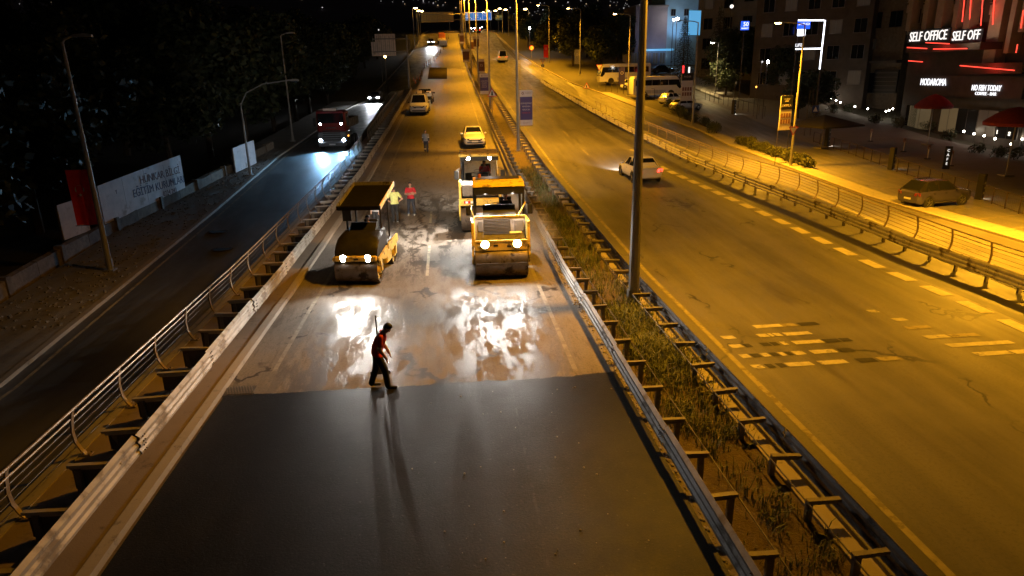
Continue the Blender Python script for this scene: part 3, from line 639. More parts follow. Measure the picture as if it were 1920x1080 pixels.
lamp_post('white-lit street lamp beside the small lit tree on the path', 41.6, 106, zr(106), 7.4, -.5, True, 5500, (.08, .05), None, (1, .72, .28), lens='lamp_cool')

# ================================================================== PEOPLE
def person(label, loc, rz, J, cols, scale=1.0, extra=None, hair='hair', cat='person'):
    D = dict(pel=(0, 0, .96), bel=(0, 0, 1.12), che=(0, .01, 1.30), nb=(0, -.005, 1.47), nk=(0, .01, 1.54), hd=(0, .025, 1.66),
             ls=(-.185, 0, 1.42), le=(-.24, -.02, 1.13), lw=(-.24, .06, .89), rs=(.185, 0, 1.42), re=(.24, -.02, 1.13), rw=(.24, .06, .89),
             lh=(-.095, 0, .92), lk=(-.10, .03, .50), la=(-.10, -.02, .09), rh=(.095, 0, .92), rk=(.10, .03, .50), ra=(.10, -.02, .09), lt=None, rt=None, lf=None, rf=None, face=(0, 1, 0))
    D.update(J); D['hd'] = tuple(V(*D['hd']) + (V(*D['nk']) - V(*D['hd'])) * .18); P = {k: V(*v) for k, v in D.items() if v is not None}
    fc = P['face'].normalized()
    segs = []; b = MB()
    def cap(a, c, ra, rc, tg, n=10):
        b.tube([a, a.lerp(c, .33), a.lerp(c, .66), c], [ra, ra * .7 + rc * .3, ra * .3 + rc * .7, rc], n); b.ball(a, ra, n=n, k=6); b.ball(c, rc, n=n, k=6); segs.append((a, c, ra, rc, tg))
    # torso as stacked ellipses
    sp = [(P['pel'] - V(0, 0, .06), .165, .125, 1), (P['pel'], .178, .135, 1), (P['bel'], .188, .150, 0), (P['che'], .206, .150, 0), (P['che'].lerp(P['nb'], .6), .200, .118, 0), (P['che'].lerp(P['nb'], .88), .150, .10, 0), (P['nb'] + V(0, 0, .02), .085, .075, 0)]
    sh = (P['rs'] - P['ls']).normalized()
    fw = V(0, 0, 1).cross(sh); fw = V(-fw.x, -fw.y, 0) if False else fw
    b.loft([[c + sh * (rx * math.cos(2 * PI * k / 14)) + V(-sh.y, sh.x, 0) * (ry * math.sin(2 * PI * k / 14)) for k in range(14)] for c, rx, ry, tg in sp])
    for i in range(len(sp) - 1): segs.append((sp[i][0], sp[i + 1][0], .13, .13, 'legs' if i == 0 else 'top'))
    cap(P['nb'], P['nk'], .06, .055, 'skin')
    hd = P['hd']; up = (hd - P['nk']).normalized(); sd = up.cross(fc).normalized() * -1; fc = sd.cross(up) * -1 if sd.cross(up).dot(fc) < 0 else sd.cross(up)
    def H(x, y, z): return hd + sd * x + fc * y + up * z
    rings = []
    for z, w, f, bk in ((-.115, .035, .045, .0), (-.10, .05, .075, .035), (-.06, .064, .088, .065), (0, .074, .092, .09), (.05, .076, .088, .098), (.09, .062, .066, .085), (.115, .035, .035, .05)):
        rings.append([H(w * math.cos(a), (f if math.sin(a) > 0 else bk) * math.sin(a), z) for a in [2 * PI * k / 14 for k in range(14)]])
    b.loft(rings); segs.append((H(0, 0, -.09), H(0, 0, .1), .08, .08, 'skin'))
    b.tube([H(0, .085, .015), H(0, .115, -.03), H(0, .085, -.04)], [.010, .018, .012], 8)
    for s_ in (-1, 1): b.ball(H(.078 * s_, -.01, -.01), .022, (.5, 1, 1.3), 8, 5)
    for s_, q in ((-1, 'l'), (1, 'r')):
        S0, E, Wr = P[q + 's'], P[q + 'e'], P[q + 'w']
        md = S0.lerp(E, .62)
        cap(S0, md, .070, .066, 'top'); cap(md, E, .054, .049, 'arm'); cap(E, Wr, .048, .034, 'arm')
        d = (V(*J[q + 'f']) if J.get(q + 'f') else (Wr - E)).normalized(); side = d.cross(V(0, 0, 1)); side = (side if side.length > .1 else V(1, 0, 0)).normalized(); nrm = side.cross(d)
        pm = Wr + d * .075; b.loft([[Wr + side * .026 * math.cos(a) + nrm * .018 * math.sin(a) for a in [k * PI / 4 for k in range(8)]], [pm + side * .042 * math.cos(a) + nrm * .016 * math.sin(a) for a in [k * PI / 4 for k in range(8)]]])
        segs.append((Wr, pm + d * .09, .04, .04, 'skin'))
        for i, (o_, l_) in enumerate(((-.032, .070), (-.011, .080), (.011, .076), (.031, .060))):
            f0 = pm + side * o_; f1 = f0 + d * l_ * .55 + nrm * .006; f2 = f1 + d * l_ * .4 - nrm * .022 * (1 if nrm.z > 0 else -1)
            b.tube([f0 - d * .02, f0, f1, f2], [.0105, .0105, .0095, .008], 6)
        th = Wr + d * .03 - side * .03 * s_; b.tube([th, th + d * .03 - side * .028 * s_, th + d * .062 - side * .034 * s_], [.013, .0115, .009], 6)
        Hp, K, A = P[q + 'h'], P[q + 'k'], P[q + 'a']
        cap(Hp, K, .112, .085, 'legs'); cap(K, A, .083, .072, 'legs')
        tf = P.get(q + 't', None)
        tf = V(A.x, A.y, 0) + (V(*J[q + 't']) if J.get(q + 't') else V(0, 1, 0)).normalized() * .19 + V(0, 0, A.z - .05)
        hl = A + V(0, 0, -.045); cap(hl, tf, .046, .036, 'shoe')
    me = b.mesh('person', 'skin', 0); o = bpy.data.objects.new('person', me); C.objects.link(o)
    md = o.modifiers.new('r', 'REMESH'); md.mode = 'VOXEL'; md.voxel_size = .0125
    sm = o.modifiers.new('s', 'SMOOTH'); sm.factor = .5; sm.iterations = 2
    dg = bpy.context.evaluated_depsgraph_get(); nm = bpy.data.meshes.new_from_object(o.evaluated_get(dg)); bpy.data.objects.remove(o)
    keys = ['skin', 'top', 'legs', 'shoe', 'arm']; nm.materials.clear()
    for k in keys: nm.materials.append(MATS[cols.get(k, 'skin')])
    mi = []
    for p in nm.polygons:
        c = p.center; best = 9; bk = 0
        for a, e, ra, re, tg in segs:
            ab = e - a; t = max(0, min(1, (c - a).dot(ab) / max(1e-6, ab.length_squared))); d = (c - a - ab * t).length - (ra + (re - ra) * t)
            if d < best: best = d; bk = keys.index(tg)
        if keys[bk] in ('top', 'legs', 'skin') and bk != 4:
            q = c - P['nb']; ax_ = (P['nk'] - P['nb']).normalized(); al = q.dot(ax_)
            if keys[bk] == 'top' and al > .012 and (q - ax_ * al).length < .10: bk = 0
            w_ = c - P['pel']; ax2 = (P['bel'] - P['pel']).normalized(); al = w_.dot(ax2)
            if keys[bk] in ('top', 'legs') and (w_ - ax2 * al).length < .23 and -.2 < al < .2: bk = 1 if al > -.05 else 2
        mi.append(bk)
    nm.polygons.foreach_set('material_index', mi); nm.polygons.foreach_set('use_smooth', [True] * len(mi)); nm.update()
    po = ob('person', nm, None, loc, rz); po.scale = (scale,) * 3; tag(po, label, cat)
    hb = MB(); rg = []
    for z, w, f, bk in ((-.05, .070, .02, .092), (0, .082, .02, .10), (.045, .086, .075, .108), (.095, .072, .08, .095), (.128, .042, .045, .058)):
        rg.append([H(w * math.cos(a), (f if math.sin(a) > 0 else bk) * math.sin(a), z) for a in [2 * PI * k / 12 for k in range(12)]])
    hb.loft(rg).build('hair', hair, po, 60)
    eb = MB()
    for s_ in (-1, 1): MB().ball(H(.030 * s_, .086, .018), .009, n=6, k=4).build('eye', 'hair', po)
    MB().tube([H(-.024, .086, -.062), H(0, .093, -.064), H(.024, .086, -.062)], .005, 5).build('mouth', 'ink_brown', po)
    for nm_, a, e, r, mt in (extra or []): MB().tube([V(*a), V(*e)], r, 14, caps=True).build(nm_, mt, po)
    return po
# asphalt worker in the foreground, walking to the right with bowed head
person('person in red t-shirt and black trousers with bowed head at the asphalt edge', (-2.02, 15.55, .03), -PI / 2,
       dict(pel=(0, -.03, .93), bel=(0, 0, 1.08), che=(0, .07, 1.26), nb=(0, .13, 1.41), nk=(0, .19, 1.47), hd=(0, .27, 1.545), face=(0, .75, -.65),
            ls=(-.18, .10, 1.37), le=(-.23, .09, 1.08), lw=(-.16, .23, .84), rs=(.18, .10, 1.37), re=(.24, .07, 1.08), rw=(.20, .20, .83),
            lh=(-.09, -.03, .90), lk=(-.10, -.10, .48), la=(-.10, -.24, .10), rh=(.09, -.03, .90), rk=(.09, .13, .50), ra=(.09, .17, .09), lf=(0, .3, -1), rf=(0, .3, -1)),
       dict(top='shirt_red', legs='cloth_black', shoe='shoe_dark'), 1.04)
tl = thing('asphalt_lute', 'thin upright rake tool standing behind the foreground worker', 'rake', (-2.12, 16.35, .03))
MB().tube([(0, 0, .06), (.01, -.04, 1.66)], .02, 8).build('handle', 'black_plastic', tl)
MB().box((0, 0, .05), (.52, .03, .09)).box((0, 0, .11), (.10, .05, .06)).build('blade', 'steel_dark', tl)
person('person in red polo shirt with crossed arms facing the camera', (-2.2, 35.3, zm(35.3)), PI * .97,
       dict(le=(-.27, .04, 1.16), lw=(.02, .21, 1.20), lf=(1, .0, .1), re=(.27, .04, 1.14), rw=(-.03, .24, 1.15), rf=(-1, 0, .1), lk=(-.13, .03, .50), la=(-.16, 0, .09), rk=(.13, .03, .50), ra=(.16, 0, .09)),
       dict(top='shirt_red', legs='cloth_navy', shoe='shoe_white'), 1.0)
vm = person('person in pale yellow t-shirt with hands on hips seen from behind', (-2.95, 34.0, zm(34)), .1,
       dict(le=(-.38, -.10, 1.15), lw=(-.20, .02, 1.0), lf=(1, .6, -.2), re=(.38, -.10, 1.15), rw=(.20, .02, 1.0), rf=(-1, .6, -.2), hd=(0, .04, 1.655), face=(-.3, 1, -.25)),
       dict(top='shirt_yellow', legs='cloth_black', shoe='shoe_white'), 1.03)
text('T', .09, 'ink_navy', vm, (0, -.135, 1.36), (PI / 2, 0, 0), .002)
person('person in dark clothes with white shoes half hidden behind the roller canopy', (-3.75, 32.6, zm(32.6)), 2.6, dict(), dict(top='shirt_grey', legs='cloth_black', shoe='shoe_white'), 1.0)
fw_ = person('person in grey shirt with reflective bands walking alone up the empty road', (-1.95, 55.3, zm(55.3)), PI, dict(lk=(-.1, .08, .5), la=(-.09, .10, .09), ra=(.09, -.16, .10), rk=(.1, .0, .5)),
       dict(top='shirt_grey', legs='cloth_navy', shoe='shoe_dark', arm='cloth_navy'), 1.0, [('reflective_band', (-.10, .05, .26), (-.10, .06, .32), .085, 'reflect'), ('reflective_band', (.095, -.09, .26), (.095, -.08, .32), .085, 'reflect'), ('reflective_band', (-.225, 0, 1.21), (-.235, 0, 1.16), .068, 'reflect'), ('reflective_band', (.225, 0, 1.21), (.235, 0, 1.16), .068, 'reflect')])
SEAT = dict(pel=(0, 0, .50), bel=(0, 0, .66), che=(0, .02, .84), nb=(0, .02, 1.01), nk=(0, .03, 1.07), hd=(0, .05, 1.20), ls=(-.185, .02, .96), le=(-.25, .14, .70), lw=(-.16, .38, .66), rs=(.185, .02, .96), re=(.25, .14, .70), rw=(.16, .38, .66),
            lh=(-.1, .02, .47), lk=(-.14, .44, .48), la=(-.14, .46, .09), rh=(.1, .02, .47), rk=(.14, .44, .48), ra=(.14, .46, .09))

# ================================================================== ROAD ROLLERS (front looks to -y)
def ballpart(name, t, c, r, m, sc=(1, 1, 1)): return MB().ball(c, r, sc, 10, 6).build(name, m, t)
def drum(t, y, r, w, name='drum', yellow=False):
    d = MB().lathe([(r * .80, -w / 2 + .09), (r * .82, -w / 2 + .02), (r - .012, -w / 2), (r, -w / 2 + .012), (r, w / 2 - .012), (r - .012, w / 2), (r * .82, w / 2 - .02), (r * .80, w / 2 - .09)], (0, y, r), 'X', 40).build(name, 'drum_steel', t, 30)
    for s in (-1, 1):
        MB().lathe([(.02, s * (w / 2 - .10)), (r * .81, s * (w / 2 - .10))], (0, y, r), 'X', 28).build('drum_plate', 'roller_yellow' if yellow else 'roller_dark', d)
        MB().lathe([(.001, s * (w / 2 + .01)), (.15, s * (w / 2 + .01)), (.17, s * (w / 2 - .1))], (0, y, r), 'X', 16).build('hub', 'roller_yellow' if yellow else 'roller_dark', d)
        me = MB().lathe([(.001, s * (w / 2 - .07)), (.03, s * (w / 2 - .07)), (.03, s * (w / 2 - .1))], (0, 0, 0), 'X', 8).mesh('bolt', 'steel_dark')
        for k in range(6): ob('bolt', me, d, (0, y + math.cos(k * PI / 3) * r * .55, r + math.sin(k * PI / 3) * r * .55))
    return d
def light_unit(t, p, r, power, aim, m='headlight_roller', cone=120, col=(1, .93, .84), blend=.9):
    u = MB().lathe([(r * 1.25, -.02), (r * 1.25, .06), (r * .6, .13), (.01, .13)], p, 'Y', 14).build('headlight', 'black_plastic', t)
    MB().lathe([(.002, -.035), (r * .6, -.033), (r, -.022), (r * 1.05, -.005)], p, 'Y', 14).build('lens', m, u)
    if power: lamp('SPOT', (p[0], p[1] - .08, p[2]), col, power, (p[0] + aim[0], p[1] + aim[1], p[2] + aim[2]), r * .35, cone, blend, t)
    return u

def light_unit_back(t, p, r, power, aim):
    u = MB().lathe([(r * 1.25, .02), (r * 1.25, -.06), (r * .6, -.13), (.01, -.13)], p, 'Y', 14).build('work_light', 'black_plastic', t)
    MB().lathe([(.002, .035), (r * .6, .033), (r, .022), (r * 1.05, .005)], p, 'Y', 14).build('lens', 'headlight_roller', u)
    lamp('SPOT', (p[0], p[1] + .08, p[2]), (1, .90, .76), power, (p[0] + aim[0], p[1] + aim[1], p[2] + aim[2]), r * .8, 130, .9, t)

# --- nearest roller: open cab, on the right of the closed carriageway
T = thing('tandem_roller', 'yellow tandem roller with open cab and four lit lamps, nearest the median rail', 'road roller', (1.74, 25.45, 0), -.03)
drum(T, -.62, .64, 2.0); drum(T, 2.7, .64, 2.0)
for s in (-1, 1):
    MB().prism([(-1.05, 1.30), (-.55, 1.40), (.1, 1.35), (.35, .95), (.25, .62), (-.25, .52), (-.62, .52), (-.86, .62), (-1.1, .95)], s * 1.03, s * 1.10, 'X').build('side_frame', 'roller_yellow', T, 20)
    MB().prism([(3.2, 1.20), (2.4, 1.35), (1.9, .95), (2.3, .55), (2.9, .55), (3.15, .8)], s * 1.03, s * 1.10, 'X').build('side_frame', 'roller_dark', T, 20)
    MB().box((s * 1.04, -.55, 1.78), (.10, 1.15, .85), tx=1, ty=.8).build('side_panel', 'roller_yellow', T)
MB().bbox((0, -.98, 1.30), (2.02, .22, .34), .03).build('front_bumper', 'roller_yellow', T)
MB().prism([(-1.02, 1.48), (-.92, 1.70), (-.52, 2.26), (.35, 2.32), (.35, 1.2), (-.8, 1.2)], -.97, .97, 'X').build('hood', 'roller_grey', T, 20)
MB().box((0, -1.06, 1.505), (1.98, .10, .07)).build('bumper_lip', 'roller_yellow', T)
MB().box((0, -.46, 2.315), (1.96, .10, .06), rx=.0).build('hood_edge', 'roller_yellow', T)
me = MB().box((0, 0, 0), (1.02, .03, .022), rx=-.6).mesh('grille_slat', 'roller_dark')
for k in range(11):
    f = k / 10; ob('grille_slat', me, T, (-.12, -.905 + .345 * f, 1.75 + .475 * f))
MB().box((.70, -.745, 1.99), (.36, .03, .42), rx=-.62).build('hood_panel', 'roller_dark', T)
MB().box((.56, -.90, 1.78), (.45, .03, .08), rx=-.62).build('decal', 'roller_yellow', T)
MB().box((-.75, -.74, 2.0), (.18, .03, .40), rx=-.62).build('hood_panel', 'roller_dark', T)
for s in (-1, 1):
    MB().box((s * .985, -.80, 1.95), (.06, .08, .90), rx=-.60).build('hood_edge', 'roller_yellow', T)
    light_unit(T, (s * .60, -1.12, 1.40), .13, 340, (s * .10, -3.2, -.8))
    MB().tube([(s * .93, .0, 2.3), (s * .95, .05, 3.25)], .045, 8).build('cab_post', 'black_plastic', T)
    MB().tube([(s * .92, 1.55, 1.4), (s * .90, 1.50, 3.25)], .055, 8).build('cab_post', 'black_plastic', T)
    light_unit(T, (s * .52, -.16, 3.20), .06, 420, (0, -3, -3.6), cone=130)
MB().bbox((0, .72, 1.15), (1.9, 2.0, .5), .05).build('chassis', 'roller_dark', T)
MB().bbox((0, .75, 1.62), (1.7, 1.6, .4), .05).build('platform', 'roller_grey', T)
MB().prism([(-.1, 2.30), (.30, 2.62), (.42, 2.62), (.42, 1.8), (.3, 1.8), (-.1, 2.2)], -.62, .62, 'X').build('console', 'black_plastic', T)
MB().lathe([(.17, -.012), (.19, 0), (.17, .012), (.15, 0), (.17, -.012)], (-.1, .55, 2.62), 'Z', 18).build('steering_wheel', 'black_plastic', T)
MB().bbox((.30, 1.08, 2.05), (.52, .5, .14), .03).bbox((.30, 1.34, 2.42), (.50, .12, .66), .03).build('seat', 'black_plastic', T)
roof = MB().bbox((0, .72, 3.33), (1.98, 1.85, .12), .03).build('roof', 'roller_dark', T)
MB().prism([(-.24, 3.40), (.10, 3.52), (1.62, 3.52), (1.66, 3.40)], -.97, .97, 'X').build('roof_panel', 'roller_yellow', roof, 20)
MB().box((0, 1.2, 3.535), (1.7, .7, .02)).build('roof_panel', 'roller_dark', roof)
MB().box((0, -.20, 3.22), (1.9, .04, .24)).build('roof_fascia', 'black_plastic', T)
for s in (-1, 1):
    mr = MB().tube([(s * .93, -.05, 2.75), (s * 1.15, -.2, 2.72)], .016, 6).build('mirror_arm', 'black_plastic', T)
    MB().bbox((s * 1.17, -.22, 2.52), (.20, .06, .38), .02).build('mirror', 'black_plastic', mr)
MB().tube([(.72, -.35, 2.33), (1.0, -.10, 2.75), (.98, .3, 2.6)], .03, 8).build('grab_rail', 'roller_yellow', T)
MB().tube([(-.98, -.4, 2.3), (-1.08, -.4, 2.62), (-1.06, .1, 2.62)], .022, 8).build('grab_rail', 'roller_yellow', T)
for s in (-1, 1):
    MB().box((s * 0, -1.30 if s < 0 else 3.38, .66), (1.9, .05, .10)).build('scraper_bar', 'steel_dark', T)
    for k in range(3): MB().tube([(s * (.99 + .012 * k), -.2 + .12 * k, 1.25), (s * (1.02 + .012 * k), .25, 1.0 + .1 * k), (s * .9, .7, .95 + .06 * k)], .016, 6).build('hose', 'rubber', T)
    MB().box((s * 1.0, .75, .75), (.12, .5, .06)).build('step', 'steel_dark', T)
MB().lathe([(.07, 3.53), (.07, 3.62), (.05, 3.68), (.001, 3.69)], (-.7, 1.3, 0), 'Z', 10).build('beacon', 'cone_orange', T)
for k, (x, z) in enumerate(((-.80, 1.33), (.30, 1.30), (-.2, 1.34))): MB().box((x, -1.097, z), (.16, .012, .07)).build('decal', 'black_plastic' if k else 'plate_white', T)
person('person in dark clothes sitting at the controls of the nearest roller', (2.06, 26.42, 1.66), PI + .1, SEAT, dict(top='cloth_black', legs='cloth_black', shoe='shoe_dark', arm='cloth_black'), 1.0)

# --- second roller behind it: closed glass cab
T = thing('tandem_roller', 'yellow tandem roller with closed glass cab, behind the nearest roller', 'road roller', (1.32, 32.2, zm(32)), -.05)
drum(T, -.65, .62, 1.85); drum(T, 2.6, .62, 1.85)
for s in (-1, 1):
    MB().prism([(-1.05, 1.35), (.2, 1.35), (.35, .9), (-.4, .5), (-.62, .5), (-1.0, .8)], s * .95, s * 1.02, 'X').build('side_frame', 'roller_yellow', T, 20)
    MB().prism([(3.2, 1.35), (2.0, 1.35), (1.9, .9), (2.3, .55), (2.9, .55), (3.1, .8)], s * .95, s * 1.02, 'X').build('side_frame', 'roller_yellow', T, 20)
MB().bbox((0, -.92, 1.45), (2.0, .26, .34), .04).build('front_bumper', 'roller_yellow', T)
MB().bbox((0, -.30, 1.98), (1.75, 1.0, .62), .06).build('hood', 'roller_grey', T)
for s in (-1, 1): MB().bbox((s * .93, -.62, 2.0), (.12, .5, .85), .03).build('hood_edge', 'roller_yellow', T)
MB().box((-.62, -1.055, 1.46), (.30, .02, .12)).build('marker_plate', 'tri_red', T); MB().box((-.64, -1.068, 1.46), (.11, .012, .09)).build('marker_plate', 'sign_white', T); MB().box((-.38, -1.058, 1.46), (.16, .02, .10)).build('marker_plate', 'plate_white', T)
MB().bbox((0, 1.0, 1.3), (1.8, 2.6, .6), .05).build('chassis', 'roller_dark', T)
MB().bbox((0, .95, 1.75), (1.75, 1.7, .35), .05).build('platform', 'roller_grey', T)
for x in (-.86, .86):
    for y, xx in ((.12, 0), (1.75, 0)): MB().tube([(x, y, 1.9), (x * .98, y + .02, 3.42)], .05, 8).build('cab_post', 'roller_yellow' if x > 0 else 'black_plastic', T)
MB().quad((-.83, .08, 2.2), (.83, .08, 2.2), (.83, .10, 3.3), (-.83, .10, 3.3)).build('windscreen', 'glass_clear', T)
MB().quad((-.84, 1.78, 2.0), (.84, 1.78, 2.0), (.84, 1.78, 3.3), (-.84, 1.78, 3.3)).build('rear_window', 'glass_clear', T)
MB().tube([(-.2, .06, 2.25), (.25, .06, 2.95)], .01, 5).build('wiper', 'black_plastic', T)
roof = MB().bbox((0, .9, 3.50), (1.92, 2.0, .16), .05).build('roof', 'roller_yellow', T)
MB().box((-.9, .2, 3.66), (.03, .03, .2)).build('antenna', 'black_plastic', roof); MB().box((.9, .2, 3.66), (.03, .03, .2)).build('antenna', 'black_plastic', roof)
MB().box((0, -.03, 3.36), (1.8, .06, .22)).build('roof_fascia', 'black_plastic', T)
MB().prism([(.2, 2.1), (.35, 2.6), (.55, 2.6), (.55, 1.9)], -.7, .4, 'X').build('console', 'black_plastic', T); MB().lathe([(.2, 0), (.21, .015), (.19, .015), (.2, 0)], (-.1, .62, 2.66), 'Z', 18).build('steering_wheel', 'black_plastic', T)
MB().box((-.25, .32, 2.5), (.28, .02, .2)).build('paper', 'plate_white', T)
MB().bbox((.30, 1.2, 2.15), (.52, .5, .14), .03).bbox((.30, 1.46, 2.5), (.50, .12, .66), .03).build('seat', 'black_plastic', T)
for s in (-1, 1):
    light_unit(T, (s * .50, -.10, 3.36), .07, 2600, (-1.6, -3, -3.4), cone=115)
    mr = MB().tube([(s * .88, .05, 2.9), (s * 1.08, -.1, 2.85)], .015, 6).build('mirror_arm', 'black_plastic', T)
    MB().bbox((s * 1.1, -.12, 2.6), (.22, .06, .42), .02).build('mirror', 'black_plastic', mr)
for s in (-1, 1): light_unit_back(T, (s * .55, 1.98, 3.36), .07, 1500, (0, 3, -.45))
person('person in red shirt in the glass cab of the second roller', (1.60, 33.36, zm(33) + 1.72), PI + .1, SEAT, dict(top='shirt_red', legs='cloth_navy', shoe='shoe_dark'), 1.0)

# --- left roller: low dark hood, flat canopy, yellow drum discs
T = thing('tandem_roller', 'small roller with flat dark canopy and sloping black hood, left by the pale rail', 'road roller', (-3.55, 25.6, .03), -.14)
drum(T, -.75, .50, 1.62, yellow=True); drum(T, 1.75, .50, 1.62, yellow=True)
for s in (-1, 1):
    MB().prism([(-1.08, 1.02), (.25, 1.18), (.35, .78), (-.10, .74), (-.62, .86), (-.66, .46), (-.84, .46), (-.88, .86), (-1.08, .9)], s * .83, s * .89, 'X').build('side_frame', 'roller_yellow', T, 20)
    MB().prism([(.5, 1.18), (2.1, 1.22), (2.25, .95), (1.86, .86), (1.83, .46), (1.66, .46), (1.62, .86), (1.2, .80), (.5, .78)], s * .83, s * .89, 'X').build('side_frame', 'roller_yellow', T, 20)
    MB().bbox((s * .78, .52, .72), (.22, .8, .52), .04).build('step_box', 'roller_yellow', T)
MB().bbox((0, -1.08, 1.0), (1.58, .16, .20), .03).build('front_bumper', 'roller_yellow', T)
MB().box((.02, -1.165, 1.0), (.16, .012, .05)).build('badge', 'black_plastic', T)
hood = [(-1.02, 1.08), (-.98, 1.30), (-.80, 1.55), (-.45, 1.74), (.10, 1.82), (.10, .9), (-.9, .9)]
MB().loft([[V(x * k, y, .9 + (z - .9) * q) for y, z in hood] for x, k, q in ((-.80, 1, .86), (-.72, 1, .96), (-.4, 1, 1), (.4, 1, 1), (.72, 1, .96), (.80, 1, .86))]).build('hood', 'hood_black', T, 40)
MB().bbox((0, .45, 1.35), (1.5, .75, .9), .06).build('engine_cover', 'black_plastic', T)
MB().bbox((0, 1.25, .95), (1.5, 1.2, .5), .05).build('chassis', 'roller_dark', T)
MB().prism([(.1, 1.78), (.42, 2.05), (.55, 2.05), (.6, 1.6), (.1, 1.6)], -.5, .5, 'X').build('console', 'black_plastic', T)
MB().lathe([(.16, 0), (.18, .012), (.15, .012), (.16, 0)], (0, .66, 2.08), 'Z', 16).build('steering_wheel', 'black_plastic', T)
MB().bbox((0, 1.25, 1.32), (.6, .5, .14), .03).bbox((0, 1.5, 1.66), (.56, .12, .6), .03).build('seat', 'black_plastic', T)
for s in (-1, 1):
    light_unit(T, (s * .47, -1.13, 1.02), .125, 800, (s * .05, -3.2, -.2), cone=95)
    for y in (.42, 1.7): MB().tube([(s * .66, y, 1.2), (s * .66, y + .05, 2.72 + .17 * (y - .2))], .04, 8).build('canopy_post', 'black_plastic', T)
    MB().box((s * .82, 1.15, 2.98), (.035, 2.62, .20), rx=.19).build('canopy_side', 'roller_yellow' if s > 0 else 'galvanised', T)
    MB().box((s * .60, .30, 2.45), (.34, .05, .62)).build('side_shield', 'black_plastic', T) if s < 0 else None
MB().box((0, 1.15, 2.90), (1.62, 2.6, .05), rx=.19).build('canopy', 'matte_black', T)
MB().box((0, -.14, 2.72), (1.68, .05, .15), rx=.19).build('canopy_front', 'matte_black', T); MB().box((0, 2.44, 3.22), (1.68, .05, .18), rx=.19).build('canopy_rear', 'galvanised', T)
for s in (-1, 1): light_unit_back(T, (s * .55, 2.40, 2.92), .07, 900, (.5, 3, -1.4))
person('person in black clothes driving the small roller under its flat canopy', (-3.42, 26.72, .95), PI - .14, SEAT, dict(top='cloth_black', legs='cloth_black', shoe='shoe_dark', arm='cloth_black'), .98)

